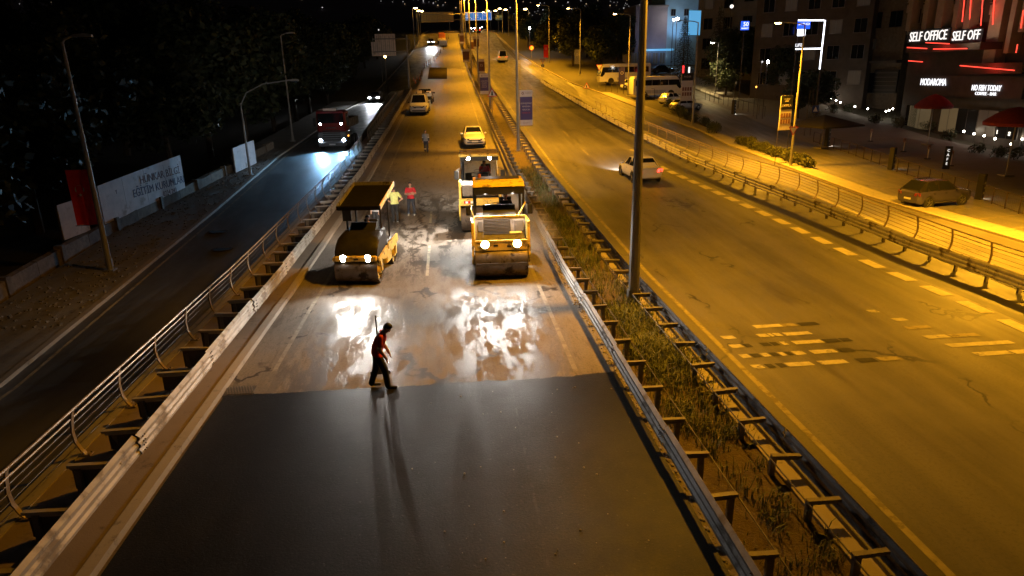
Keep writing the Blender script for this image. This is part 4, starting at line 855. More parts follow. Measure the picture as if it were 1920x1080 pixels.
# ================================================================== CARS (front looks to -y)
def wheel(t, x, y, r, w=.2, spokes=5, rimm='rim'):
    s = 1 if x > 0 else -1
    wo = MB().lathe([(r * .62, -w / 2), (r * .92, -w / 2), (r, -w / 4), (r, w / 4), (r * .92, w / 2), (r * .62, w / 2)], (x, y, r), 'X', 24).build('wheel', 'rubber', t)
    rm = MB().lathe([(r * .64, w * .42 * s), (r * .58, w * .36 * s), (r * .56, w * .05 * s), (.01, w * .05 * s)], (x, y, r), 'X', 20, 0)
    rm.lathe([(.01, w * .36 * s), (r * .16, w * .34 * s), (r * .16, 0)], (x, y, r), 'X', 12)
    for k in range(spokes):
        a = k * 2 * PI / spokes + .3; rm.box((x + w * .30 * s, y + math.cos(a) * r * .34, r + math.sin(a) * r * .34), (.03, r * .56, r * .13), rx=a)
    rm.build('rim', rimm, wo)
    return wo
def car(name, label, cat, loc, rz, paint_, L=4.4, Wd=1.78, Ht=1.48, kind='sedan', head=None, tail=None, hp=0, group=None, hcol=(.9, .95, 1), plate=True, cone=70):
    t = thing(name, label, cat, loc, rz, group); hw = Wd / 2; K = kind
    bl = dict(sedan=.92, suv=1.10, van=1.15, hatch=.95)[K]; hf = dict(sedan=.74, suv=.96, van=.92, hatch=.80)[K]; gc = .19 if K != 'suv' else .24
    yA, yRF, yRR, yC = dict(sedan=(-.20, -.04, .22, .40), suv=(-.235, -.06, .33, .48), van=(-.36, -.22, .485, .497), hatch=(-.22, -.06, .30, .45))[K]
    rear = dict(sedan=bl + .05, suv=bl, van=bl, hatch=bl)[K]
    st = [(-.5, .34, hf - .18, .74), (-.485, .26, hf - .06, .86), (-.455, gc, hf, .94), (-.40, gc, hf + .05, .985), (yA, gc, bl - .01, 1), (0, gc, bl, 1), (.25, gc, bl + .01, 1), (.42, gc, rear, .985), (.475, .26, rear - .04, .94), (.50, .34, rear - .16, .86)]
    def sec(zb, zt, k):
        h = zt - zb; w = hw * k
        q = [(w * .55, zb), (w * .90, zb + .03), (w * .97, zb + h * .22), (w, zb + h * .48), (w * .985, zb + h * .72), (w * .94, zt - .03), (w * .80, zt + .005), (w * .4, zt + .02)]
        return [V(x, 0, z) for x, z in q] + [V(-x, 0, z) for x, z in reversed(q)]
    bd = MB().loft([[p + V(0, u * L, 0) for p in sec(zb, zt, k)] for u, zb, zt, k in st]).build('body', paint_, t, 32)
    b0, r0 = hw * .90, hw * .68
    bz = lambda u: interp(u, [s_[0] for s_ in st], [s_[2] for s_ in st])
    g = [[V(-b0 * .97, yA * L, bz(yA) - .01), V(b0 * .97, yA * L, bz(yA) - .01)], [V(-r0, yRF * L, Ht - .035), V(r0, yRF * L, Ht - .035)], [V(-r0 * 1.02, (yRF * .4 + yRR * .6) * L, Ht), V(r0 * 1.02, (yRF * .4 + yRR * .6) * L, Ht)], [V(-r0, yRR * L, Ht - .04), V(r0, yRR * L, Ht - .04)], [V(-b0 * .93, yC * L, bz(yC) - .01), V(b0 * .93, yC * L, bz(yC) - .01)]]
    rb = MB(); rings = []
    for a, c in g:
        e = bz(a.y / L) - .012
        rings.append([V(-b0, a.y, e), V(a.x, a.y, a.z), V(a.x * .8, a.y, a.z + .018), V(c.x * .8, c.y, c.z + .018), c, V(b0, c.y, e)])
    rb.loft(rings).build('cabin', 'matte_black' if K == 'suv' else paint_, t, 30)
    if K == 'suv': MB().loft([[V(-r0 * .98, y_ * L, z_), V(r0 * .98, y_ * L, z_), V(r0 * .8, y_ * L, z_ + .03), V(-r0 * .8, y_ * L, z_ + .03)] for y_, z_ in ((yRF + .02, Ht - .028), ((yRF * .4 + yRR * .6), Ht + .006), (yRR - .01, Ht - .03))]).build('roof', paint_, t, 30)
    def inset(a, b_, c, d, k=.08, n=.008):
        m = (a + b_ + c + d) / 4; nn = (b_ - a).cross(d - a).normalized() * n
        q = [m + (p - m) * (1 - k) for p in (a, b_, c, d)]
        return [p + nn for p in q]
    def glassq(nm, a, b_, c, d, k=.08):
        q1 = inset(a, b_, c, d, k, .012); MB().quad(*q1).build(nm, 'glass_dark', t, 0)
    A0, A1 = g[0]; B0, B1 = g[1]; D0, D1 = g[3]; E0, E1 = g[4]
    up = V(0, 0, .018)
    glassq('windscreen', A0, A1, B1 + up * .5, B0 + up * .5, .10)
    glassq('rear_window', E1, E0, D0 + up * .5, D1 + up * .5, .12)
    ym = (yRF + yRR) / 2 * L
    for s in (-1, 1):
        f = lambda p: V(abs(p.x) * s, p.y, p.z)
        ms = V(s * b0, ym, bz(ym / L) - .01); mt = V(s * r0 * 1.01, ym, Ht - .03)
        fa, fb, ra, rb_ = V(s * b0, A1.y + .22, A1.z), f(B1), V(s * b0, E1.y - .30, E1.z), f(D1)
        if K == 'van': segs_ = [(fa, ms.lerp(fa, .35), mt.lerp(fb, .35), fb)]
        else: segs_ = [(fa, ms, mt, fb), (ms, ra, rb_, mt)]
        for q in segs_:
            q = q if s > 0 else (q[1], q[0], q[3], q[2]); glassq('side_window', *q, .11)
        MB().bbox((s * (hw + .09), A1.y + .34, bl + .06), (.20, .10, .14), .03).build('mirror', paint_ if K != 'van' else 'black_plastic', t)
        wy = .305 * L; wr = .33 if K != 'suv' else .37
        for y in (-wy, wy):
            MB().lathe([(.01, s * (hw * .985)), (wr * 1.17, s * (hw * .985 + .006)), (wr * 1.2, s * hw * .93)], (0, y, wr), 'X', 22).build('wheel_arch', 'black_plastic', bd)
            wheel(t, s * (hw - .085), y, wr, .22)
        MB().loft([[V(s * (hw * x), y * L, z) for x, y, z in ((.50, -.493, hf - .20), (.90, -.462, hf - .19), (.93, -.455, hf - .06), (.50, -.484, hf - .09))], [V(s * (hw * x), y * L - .075, z) for x, y, z in ((.50, -.493, hf - .20), (.90, -.462, hf - .19), (.93, -.455, hf - .06), (.50, -.484, hf - .09))]]).build('headlight', head or 'chrome', t)
        MB().loft([[V(s * (hw * x), y * L, z) for x, y, z in ((.55, .497, rear - .30), (.94, .475, rear - .28), (.945, .472, rear - .10), (.60, .492, rear - .12))], [V(s * (hw * x), y * L + .06, z) for x, y, z in ((.55, .497, rear - .30), (.94, .475, rear - .28), (.945, .472, rear - .10), (.60, .492, rear - .12))]]).build('tail_light', tail or 'tail_off', t)
        MB().box((s * (hw + .001), 0, gc + .10), (.02, L * .40, .05)).build('sill_trim', 'chrome' if K == 'suv' else 'black_plastic', t)
        for y in (-.02, .20):
            if K != 'van': MB().box((s * (hw * .99), (y + .04) * L, bl - .16), (.03, .17, .03)).build('door_handle', 'chrome', bd)
        if K == 'suv': MB().box((s * r0 * .92, (yRF + yRR) / 2 * L, Ht + .035), (.035, (yRR - yRF) * L * .9, .03)).build('roof_rail', 'chrome', t)
        if hp: lamp('SPOT', (s * hw * .72, -.51 * L - .05, hf - .1), hcol, hp, (s * hw * .72, -.51 * L - 6, hf - 1.0), .07, cone, .8, t)
    MB().bbox((0, -.50 * L, hf - .22), (hw * 1.02, .06, .13), .02).build('grille', 'black_plastic', t)
    MB().bbox((0, -.495 * L, .36), (hw * 1.42, .06, .12), .02).build('air_intake', 'black_plastic', t)
    if plate:
        MB().box((0, -.5 * L - .045, hf - .30), (.52, .015, .11)).build('plate', 'plate_white', t)
        MB().box((0, .5 * L + .012, .58), (.52, .015, .11)).build('plate', 'plate_white', t)
    MB().box((0, 0, gc - .015), (hw * 1.5, L * .85, .05)).build('underbody', 'black_plastic', t)
    return t
car('parked_car', 'white sedan parked on the closed carriageway behind the rollers', 'car', (1.95, 58.4, zm(58.4) + .0), .03, 'car_white', 4.45, 1.82, 1.5, 'sedan')
car('parked_van', 'white van parked against the left rail of the closed carriageway', 'van', (-3.25, 79.9, zm(79.9)), -.03, 'car_white', 5.0, 2.05, 2.05, 'van')
car('moving_car', 'white sedan with lit red tail lights driving away on the open carriageway', 'car', (12.2, 43.2, zm(43.2)), PI + .02, 'car_white', 4.4, 1.8, 1.45, 'sedan', None, 'tail_red', 1200, None, (1, .93, .85))
car('moving_van', 'pale van with dim red tail lights far up the open carriageway', 'van', (12.1, 154, zm(154) + .02), PI, 'car_white', 5.0, 2.05, 2.25, 'van', None, 'tail_dim', 1500, None, (1, .93, .85))
car('braking_car', 'car with bright red brake lights at the far crest of the road', 'car', (10.3, 228, zm(228)), PI, 'car_dark', 4.3, 1.8, 1.5, 'hatch', None, 'tail_red', 0)
car('oncoming_car', 'oncoming car with bright headlights on the far left lane', 'car', (-3.9, 197, zm(197) + .02), .02, 'car_dark', 4.3, 1.8, 1.5, 'hatch', 'headlight_car', None, 2600)
car('oncoming_car', 'silver car with bright headlights on the left side road behind the truck', 'car', (-11.3, 111, zl(111)), -.06, 'car_silver', 4.3, 1.8, 1.5, 'hatch', 'headlight_car', None, 2600)
car('parked_suv', 'dark suv with purple sign light in its paint, parked alone in the lot beside the right fence', 'car', (31.75, 41.5, zr(41) + .022), rad(101), 'car_purple_lit', 4.45, 1.86, 1.68, 'suv')
car('parked_car', 'white hatchback parked under the trees beside the right side road', 'car', (31.9, 97.4, zr(97.4) + .1), rad(118), 'car_white', 4.0, 1.75, 1.5, 'hatch', group='cars parked beside the coaches')
car('parked_car', 'silver estate car parked nearest the unlit lamp post', 'car', (32.0, 91.6, zr(91.6) + .1), rad(112), 'car_silver', 4.6, 1.8, 1.48, 'hatch', group='cars parked beside the coaches')
car('parked_car', 'dark car parked below the blue-lit building', 'car', (41.5, 133, zr(133) + .05), rad(85), 'car_dark', 4.3, 1.8, 1.5, 'sedan', group='cars parked below the blue-lit building')
car('parked_car', 'small pale car parked between the two coaches', 'car', (30.4, 113.5, zr(113.5) + .05), rad(75), 'car_white', 3.9, 1.7, 1.5, 'hatch')
# far cars cresting the hill, three headlight pairs
for k, (px, y) in enumerate([(886, 262), (897, 270), (900, 284)]):
    p = dep(px, 46, y); car('distant_car', 'distant oncoming car under the blue gantry sign, %s of three' % ['nearest', 'middle', 'farthest'][k], 'car', (p.x, y, zm(y)), 0, 'car_dark', 4.3, 1.8, 1.5, 'hatch', 'headlight_car', None, 0, 'cars under the gantry sign')

# coaches
def coach(label, loc, rz, L, H):
    t = thing('coach', label, 'coach', loc, rz, 'coaches parked on the right'); w = 1.2
    pf = [(-L / 2 + .05, .35), (-L / 2, .9), (-L / 2 + .12, 1.6), (-L / 2 + .55, H - .35), (-L / 2 + .9, H - .05), (L / 2 - .15, H), (L / 2, H - .3), (L / 2, .45), (L / 2 - .1, .35)]
    MB().loft([[V(x, y * (1 if abs(x) < w else .995), z if abs(x) < w else .4 + (z - .4) * .985) for y, z in pf] for x in (-w, -w + .06, w - .06, w)]).build('body', 'car_white', t, 30)
    n = max(4, int(L / 1.5))
    for s in (-1, 1):
        for k in range(n):
            y0 = -L / 2 + .85 + k * (L - 1.2) / n
            MB().box((s * (w + .004), y0 + (L - 1.2) / n / 2, H * .69), (.012, (L - 1.2) / n - .035, H * .27)).build('window', 'glass_dark', t)
        MB().prism([(-L / 2 + .06, 1.25), (-L / 2 + .40, 1.15), (-L / 2 + .85, 1.6), (-L / 2 + .9, H * .82), (-L / 2 + .5, H * .82)], s * (w + .003), s * (w + .012), 'X').build('window', 'glass_dark', t)
        for y in (-L * .28, L * .27):
            MB().lathe([(.01, s * w), (.52, s * (w + .008)), (.55, s * (w - .05))], (0, y, .45), 'X', 20).build('wheel_arch', 'black_plastic', t); wheel(t, s * (w - .12), y, .44, .26, 6)
        for k in range(3): MB().box((s * (w + .003), -L * .1 + k * 1.1, .75), (.012, 1.04, .5)).build('hatch', 'car_silver', t)
    MB().quad((-1.05, -L / 2 + .06, 1.35), (1.05, -L / 2 + .06, 1.35), (1.05, -L / 2 + .55, H - .4), (-1.05, -L / 2 + .55, H - .4)).build('windscreen', 'glass_dark', t)
    return t
coach('white coach with dark windows parked nearest, behind the white hatchback', (31.6, 104.8, zr(104.8) + .02), rad(92), 7.6, 3.0)
coach('white coach parked behind the nearer coach, facing left', (30.6, 120.5, zr(120.5) + .02), rad(-88), 9.0, 3.3)

# red lorry with tipper body on the left side road
T = thing('lorry', 'red tipper lorry with four bright lamps on the left side road', 'lorry', (-10.1, 60.2, zl(60.2) + .0), -.03)
MB().bbox((0, 1.05, 2.35), (2.42, 2.0, 1.75), .12).build('cab', 'truck_red', T); MB().bbox((0, 1.0, 1.05), (2.46, 2.1, .9), .08).build('cab_base', 'truck_grey', T)
MB().quad((-1.1, .035, 2.25), (1.1, .035, 2.25), (1.08, .035, 3.05), (-1.08, .035, 3.05)).build('windscreen', 'glass_dark', T)
MB().box((0, -.06, 3.2), (2.2, .3, .14), rx=.3).build('sun_visor', 'truck_red', T); MB().box((0, .02, 3.36), (1.1, .06, .22)).build('roof_sign', 'board_white', T)
for k in range(5): MB().box((0, -.07, .85 + k * .19), (1.5, .03, .09)).build('grille_bar', 'black_plastic', T)
MB().box((0, -.08, 1.86), (.9, .02, .10)).build('badge', 'chrome', T); MB().bbox((0, -.08, .50), (2.4, .2, .36), .05).build('bumper', 'truck_grey', T); MB().box((0, -.19, .48), (.52, .015, .11)).build('plate', 'plate_white', T)
for s in (-1, 1):
    light_unit(T, (s * .98, -.06, .82), .13, 2600, (s * .05, -6, -.75), 'headlight_truck', 80, (.22, .58, 1)); light_unit(T, (s * .88, -.02, 2.18), .085, 600, (0, -6, -1.4), 'headlight_truck', 80, (.6, .76, 1))
    MB().bbox((s * 1.42, .2, 2.35), (.2, .12, .7), .03).build('mirror', 'black_plastic', T); MB().box((s * 1.24, .9, 1.1), (.02, .5, .10)).build('side_lamp', 'amber', T)
    for y in (1.0, 3.9, 5.2): wheel(T, s * 1.08, y, .5, .32, 6, 'truck_grey')
    MB().box((s * 1.2, 4.7, 2.15), (.06, 4.8, .6)).build('tipper_side', 'box_wood', T)
    for k in range(5): MB().box((s * 1.25, 2.6 + k * 1.05, 2.15), (.05, .08, .62)).build('tipper_rib', 'box_wood', T)
    MB().quad((s * 1.215, .5, 2.3), (s * 1.215, 1.5, 2.3), (s * 1.215, 1.45, 3.0), (s * 1.215, .6, 3.0)).build('side_window', 'glass_dark', T)
MB().box((0, 4.7, 1.75), (2.36, 4.8, .08)).box((0, 2.32, 2.15), (2.4, .06, .6)).box((0, 7.08, 2.15), (2.4, .06, .6)).build('tipper_bed', 'box_wood', T); MB().box((0, 4.2, 1.0), (.9, 6, .3)).build('chassis', 'black_plastic', T)
# pickup with crates standing behind the van
T = thing('works_truck', 'dark works pickup with boxes on its bed behind the white van', 'truck', (-2.85, 88.6, zm(88.6)), PI - .03)
MB().bbox((0, .0, .75), (1.85, 5.2, .5), .08).bbox((0, -1.6, 1.15), (1.8, 1.7, .4), .08).build('body', 'car_dark', T); MB().loft([[V(-.86, -1.0, 1.0), V(.86, -1.0, 1.0), V(.86, 1.0, 1.0), V(-.86, 1.0, 1.0)], [V(-.70, -.45, 1.75), V(.70, -.45, 1.75), V(.72, .85, 1.75), V(-.72, .85, 1.75)]]).build('cabin', 'car_dark', T)
for s in (-1, 1):
    for y in (-1.6, 1.6): wheel(T, s * .84, y, .36, .24)
    MB().box((s * .92, 1.85, 1.15), (.05, 1.7, .35)).build('bed_side', 'car_dark', T); MB().bbox((s * 1.08, -.7, 1.25), (.2, .1, .2), .02).build('mirror', 'black_plastic', T)
MB().quad((.64, .93, 1.15), (-.64, .93, 1.15), (-.6, .90, 1.65), (.6, .90, 1.65)).build('rear_window', 'glass_dark', T)
MB().box((0, 2.72, 1.12), (1.84, .05, .36)).build('tailgate', 'car_silver', T)
for k, (x, y, m, h) in enumerate([(-.5, 1.6, 'board_white', .5), (.35, 1.55, 'box_wood', .55), (.62, 2.2, 'board_white', .6), (-.3, 2.25, 'roller_dark', .4)]): tag(MB().bbox((0, 0, h / 2), (.55, .6, h), .02).build('crate', m, None, 35, (-2.85 - x, 88.6 - y, zm(88.6) + 1.01)), ['white box on the bed of the dark works pickup, front right', 'wooden box on the pickup bed beside the white boxes', 'tall white box at the tail of the pickup bed', 'dark box at the tail of the pickup bed'][k], 'box')
# roadworks trailer and the line of cones / delineators
T = thing('road_machine', 'orange roadworks machine parked behind the line of marker posts', 'machine', (-.9, 198, zm(198)), 0)
MB().bbox((0, 0, 1.0), (2.2, 4, 1.0), .1).build('body', 'roller_yellow', T); MB().bbox((0, .6, 2.2), (1.9, 2.2, 1.6), .2).build('hopper', 'cone_orange', T); MB().box((0, -2.1, .5), (2.4, .3, .5)).build('screed', 'black_plastic', T)
for s in (-1, 1):
    for y in (-1.2, 1.3): wheel(T, s * 1.05, y, .5, .3)
tag(MB().bbox((0, 0, .8), (2.1, 3.2, 1.6), .15).box((0, -1.7, .4), (2.3, .3, .4)).build('roadworks_barrier', 'car_white', None, 35, (-.6, 193.2, zm(193.2))), 'white low roadworks block in front of the orange machine', 'barrier')
base = MB().lathe([(.20, 0), (.20, .05), (.06, .06)], n=10).mesh('base', 'rubber'); post = MB().lathe([(.055, .05), (.05, 1.0), (.001, 1.02)], n=8).mesh('post', 'barrel_dark'); band = MB().lathe([(.06, .62), (.058, .8)], n=8).mesh('band', 'cone_orange')
dl = [(788.5, 148), (791, 143), (796, 128), (800, 124), (804, 121.5), (807, 118.5), (814, 115), (818, 110.5), (820.5, 106.5), (823, 103), (826, 99.5), (832, 93), (836, 83), (838, 77.5), (841, 73)]
def gnd(px, py, zf=zm):
    y = 5.
    while y < 320:
        p = dep(px, py, y)
        if p.z < zf(y): return V(p.x, y, zf(y))
        y += .1
for k, (px, py) in enumerate(dl):
    p = gnd(px, py); t = thing('marker_post', 'dark orange marker post, %s in the line counted from the camera' % ORD[k], 'marker post', p, 0, 'marker posts along the closed lane')
    ob('base', base, t); q = ob('post', post, t); ob('band', band, q)
for k, (px, py) in enumerate([(776, 153), (782, 150), (787, 152), (779, 157)]):
    p = gnd(px, py); t = thing('traffic_cone', 'orange traffic cone beside the cantilever sign post, %s' % ['leftmost', 'farthest', 'rightmost', 'nearest'][k], 'cone', p, 0, 'cones beside the cantilever sign'); MB().box((0, 0, .02), (.4, .4, .04)).build('base', 'rubber', t); c = MB().lathe([(.16, .04), (.03, .75), (.001, .76)], n=10).build('cone', 'cone_orange', t); MB().lathe([(.115, .28), (.085, .45)], n=10).build('band', 'sign_white', c)

# ================================================================== SIGNS, BANNERS, BOARDS
def banner(label, loc, w, h, rows, mid, rz=0, top=.19, bot=.16, lines=(), logo=True):
    t = thing('banner', label, 'banner', loc, rz, 'banners on the median lamp posts')
    MB().box((0, 0, 0), (w, .02, h)).build('cloth', 'banner_white', t); MB().box((0, -.013, (bot - top) * h / 2), (w * .985, .006, h * (1 - top - bot))).build('panel', mid, t)
    for z in (h / 2 + .03, -h / 2 - .03): MB().tube([(-w / 2 - .25, 0, z), (w / 2, 0, z)], .018, 6).build('bar', 'steel_dark', t)
    for s, sz, z, m in lines: text(s, sz, m, t, (0, -.02, z), ext=.002)
    if logo: MB().lathe([(.10, -.014), (.10, -.018), (.05, -.018)], (-w * .26, 0, h / 2 - .25), 'Y', 8).build('emblem', 'ink_brown', t); text('YILDIRIM', .13, 'ink_brown', t, (w * .17, -.016, h / 2 - .24), ext=.002)
    return t
banner('large white and purple banner hanging on the second median lamp post', (6.12, 54.75, 4.78), 1.0, 2.72, 0, 'banner_purple', lines=[('GÜNEŞİMİZ', .155, .34, 'banner_white'), ('YENİDEN', .155, .10, 'banner_white'), ('GELECEK', .155, -.14, 'banner_white'), ('GÜZELLİK', .15, -.38, 'ink_red'), ('www.yildirim', .10, -1.16, 'ink_brown')])
banner('white and purple banner on the third median lamp post, behind the warning triangle', (4.25, 81.3, 6.28), 1.04, 2.3, 0, 'banner_purple', lines=[('GÜNEŞİMİZ', .14, .30, 'banner_white'), ('YENİDEN', .14, .08, 'banner_white'), ('GELECEK', .14, -.14, 'banner_white'), ('GÜZELLİK', .14, -.36, 'banner_white')])
p = dep(902, 124, 108); banner('brown banner on the fourth median lamp post', (4.2 + 1.1, 108.2, p.z), 1.0, 2.1, 0, 'banner_brown', logo=False, lines=[('15', .5, .1, 'banner_white')])
for k, (px, py, y, w) in enumerate([(874, 104, 135, 1.3), (893, 80, 150, 1.2), (885, 85, 165, 1.0), (866, 72, 178, 1.0)]):
    p = dep(px, py, y); banner('small dark banner in the far median, %s' % ['nearest, just past the brown one', 'on the side of the open carriageway', 'narrow one right of the rail', 'farthest one beside the orange machine'][k], (p.x, y, p.z), w, 2.3, 0, 'banner_brown', logo=False)
# triangular warning sign
def tri_sign(label, loc, sz, h, down=False, glyph=True, blue=False, rz=0, group=None):
    t = thing('road_sign', label, 'road sign', loc, rz, group); MB().tube([(0, 0, 0), (0, 0, h + .1)], .035, 8).build('post', 'pole_grey', t)
    k = -1 if down else 1
    def tr(r): return [(r * math.sin(a), h + k * r * math.cos(a)) for a in (0, 2 * PI / 3, 4 * PI / 3)]
    MB().prism(tr(sz), -.05, -.04, 'Y').build('border', 'tri_red', t); MB().prism(tr(sz * .74), -.058, -.052, 'Y').build('panel', 'tri_white', t)
    if glyph: MB().prism([(-.16 * sz, h - .3 * sz), (.16 * sz, h - .3 * sz), (.09 * sz, h + .38 * sz), (-.09 * sz, h + .38 * sz)], -.066, -.062, 'Y').build('symbol', 'ink_black', t)
    if blue:
        MB().lathe([(.3, -.05), (.3, -.056), (.001, -.056)], (0, 0, h - .9), 'Y', 20).build('round_plate', 'sign_blue_dim', t); MB().box((0, -.062, h - .95), (.07, .008, .32)).box((0, -.062, h - .76), (.2, .008, .07)).build('arrow', 'tri_white', t)
    return t
tri_sign('triangular road-narrows warning sign in the median below the purple banner', (4.78, 76, zm(76)), .62, 2.3)
p = gnd(1096, 183, zr); tri_sign('triangular road-narrows warning sign beside the right slip road', (21.6, 108, zr(108)), .60, 1.35)
tri_sign('white yield sign above a blue arrow plate, at the slip-road nose', (18.0, 132, zm(132) - .2), .62, 2.1, True, False, True, group='yield signs with blue arrow plates'); tri_sign('white yield sign above a blue arrow plate, before the coaches', (25.4, 116.5, zr(116.5)), .62, 3.3, True, False, True, group='yield signs with blue arrow plates')
tri_sign('yield sign fixed to the lamp post by the hedge', (29.55, 57.0, zr(57) + .1), .50, 3.1, True, False)
T = thing('road_sign', 'round white speed limit sign on the far right verge', 'road sign', (19.3, 160, zm(160)), 0); MB().tube([(0, 0, 0), (0, 0, 2.2)], .04, 8).build('post', 'pole_grey', T); MB().lathe([(.55, -.04), (.55, -.05), (.42, -.05)], (0, 0, 2.2), 'Y', 20).build('ring', 'tri_red', T); MB().lathe([(.42, -.05), (.001, -.05)], (0, 0, 2.2), 'Y', 20).build('disc', 'tri_white', T); text('82', .5, 'ink_black', T, (0, -.06, 2.2), ext=.002)
T = thing('flag_banner', 'red flag banner hanging on the left lamp post', 'banner', (-16.02, 30.55, 2.72), .06)
b = MB(); n = 9
b.loft([[V(-.44 + .88 * i / n, .05 * math.sin(i * .9) * (1 - z_ / 2.6) , z_ - 1.2) for i in range(n + 1)] + [V(-.44 + .88 * (n - i) / n, .05 * math.sin((n - i) * .9) * (1 - z_ / 2.6) + .012, z_ - 1.2) for i in range(n + 1)] for z_ in [q * .24 for q in range(11)]]).build('cloth', 'banner_red', T, 60)
cr = [(.19 * math.cos(a), .19 * math.sin(a)) for a in [rad(-130 + 26 * k) + PI / 2 + PI for k in range(11)]]; ci = [(.148 * math.cos(a), .148 * math.sin(a) - .052) for a in [rad(-118 + 23.6 * k) + PI / 2 + PI for k in range(11)]]
cr = [(x, -z) for x, z in cr]; ci = [(x, -z) for x, z in ci]
b = MB(); b.add([(x, -.065, .36 + z) for x, z in cr] + [(x, -.065, .36 + z) for x, z in ci], [(k, k + 1, k + 12, k + 11) for k in range(10)]); b.build('crescent', 'banner_white', T, 0)
st = [((.085 if k % 2 == 0 else .034) * math.sin(k * PI / 5), (.085 if k % 2 == 0 else .034) * math.cos(k * PI / 5)) for k in range(10)]
MB().prism([(x, .13 + z) for x, z in st], -.066, -.062, 'Y').build('star', 'banner_white', T)
for z in (1.22, -1.22): MB().tube([(-.5, 0, z), (.66, 0, z)], .015, 6).build('bar', 'steel_dark', T)
p = dep(1024, 96, 153); T = thing('flag_banner', 'red flag banner on the far right lamp post', 'banner', (p.x, 153.3, p.z), 0); MB().box((0, 0, 0), (1.0, .02, 2.6)).build('cloth', 'banner_red', T); MB().lathe([(.22, -.02), (.22, -.024), (.16, -.024)], (0, 0, .5), 'Y', 14).build('crescent', 'banner_white', T)
for px, py, y, m, lb in [(1082, 107, 134.2, 'poster_grey', 'pale grey banner on the right lamp post before the trees'), (1166, 142, 106.6, 'banner_purple', 'dark banner with a round emblem on the lamp post by the coaches')]:
    p = dep(px, py, y); T = thing('banner', lb, 'banner', (p.x, y, p.z), 0); MB().box((0, 0, 0), (1.0, .02, 2.6)).build('cloth', m, T); MB().lathe([(.25, -.02), (.25, -.024), (.15, -.024)], (0, 0, .4), 'Y', 14).build('emblem', 'banner_white', T); MB().tube([(-.5, 0, 1.32), (.9, 0, 1.32)], .02, 6).build('bar', 'steel_dark', T)
# long white advertising board on the left
def plank_board(label, a, c, h0, n, lean=0):
    a, c = V(*a), V(*c); d = c - a; L = math.hypot(d.x, d.y); t = thing('advert_board', label, 'board', a, math.atan2(d.y, d.x))
    for k in range(n): MB().loft([[V(L * k / n + .006, w_, d.z * k / n + z_) for w_, z_ in ((-.02, 0), (.02, 0), (.02, h0), (-.02, h0))], [V(L * (k + 1) / n - .006, w_, d.z * (k + 1) / n + z_) for w_, z_ in ((-.02, 0), (.02, 0), (.02, h0), (-.02, h0))]]).build('panel', 'board_white', t)
    for k in range(n + 1): MB().tube([(L * k / n, .08, -.3 + d.z * k / n), (L * k / n, .08, h0 + d.z * k / n - .1)], .035, 6).build('post', 'steel_dark', t)
    return t, L
bt, L = plank_board('long pale advertising board with faded lettering on the left pavement', (-18.12, 36.15, .36), (-16.97, 44.5, .95), 2.05, 4)
text('HÜNKAR BİLGİ', .62, 'ink_brown', bt, (L * .70, -.03, 1.75), ext=.004, sx=1.0); text('EĞİTİM KURUMLARI', .62, 'ink_navy', bt, (L * .67, -.03, 1.13), ext=.004, sx=.98); text('0224 243', .42, 'ink_brown', bt, (L * .78, -.03, .62), ext=.003); text('Y', .3, 'ink_brown', bt, (L * .17, -.03, 1.5), ext=.003)
bt, L = plank_board('short pale board end beside the red flag banner', (-18.75, 33.4, .25), (-18.4, 35.2, .33), 1.7, 1)
bt, L = plank_board('torn white board leaning on the left pavement wall', (-15.7, 51, .95), (-15.1, 54.4, 1.2), 1.75, 2)
# bus-stop advertising shelter, far left
T = thing('bus_shelter', 'dark bus shelter panel with a fashion poster at the left edge', 'shelter', (-18.75, 25.2, zl(26) + .08), rad(78))
MB().box((0, 0, 1.2), (2.9, .12, 2.1)).build('frame', 'steel_dark', T); MB().box((0, -.07, 1.2), (2.74, .02, 1.95)).build('poster', 'poster_dark', T); MB().box((0, -.35, 2.42), (3.5, 1.1, .10)).build('roof', 'pole_grey', T); MB().box((1.1, -.1, 2.55), (.25, .25, .22)).build('roof_box', 'board_white', T)
for s in (-1, 1): MB().box((s * 1.42, 0, 1.2), (.08, .14, 2.4)).build('post', 'pole_grey', T)
for nm, poly, m in (('figure', [(.35, .35), (1.25, .3), (1.15, 1.05), (.95, 1.3), (.7, 1.15), (.4, 1.0)], 'poster_grey'), ('figure', [(.45, .28), (1.3, .26), (1.2, .95), (.92, .80), (.75, 1.15), (.45, .85)], 'ink_black'), ('figure', [(.74, 1.05), (.9, .8), (1.12, 1.1), (.98, 1.3)], 'poster_skin'), ('figure', [(.55, 1.45), (.62, 1.25), (.8, 1.2), (.95, 1.4), (.98, 1.7), (.85, 1.85), (.65, 1.82)], 'poster_skin'), ('figure', [(.52, 1.50), (.98, 1.62), (.99, 1.70), (.53, 1.60)], 'ink_black'), ('figure', [(.6, 1.80), (.75, 1.95), (.98, 1.88), (1.06, 1.6), (.96, 1.68), (.85, 1.84)], 'hair')):
    MB().prism([(x * 1.0 - .1, z) for x, z in poly], -.084 - .003 * random.random(), -.081, 'Y').build(nm, m, T, 0)
for k in range(8): MB().prism([(.42 + .11 * k + .03 * math.cos(a), .45 + (.17 * k) % .45 + .045 * math.sin(a)) for a in [q * PI / 3 for q in range(6)]], -.092, -.088, 'Y').build('print_dot', 'poster_grey', T, 0)
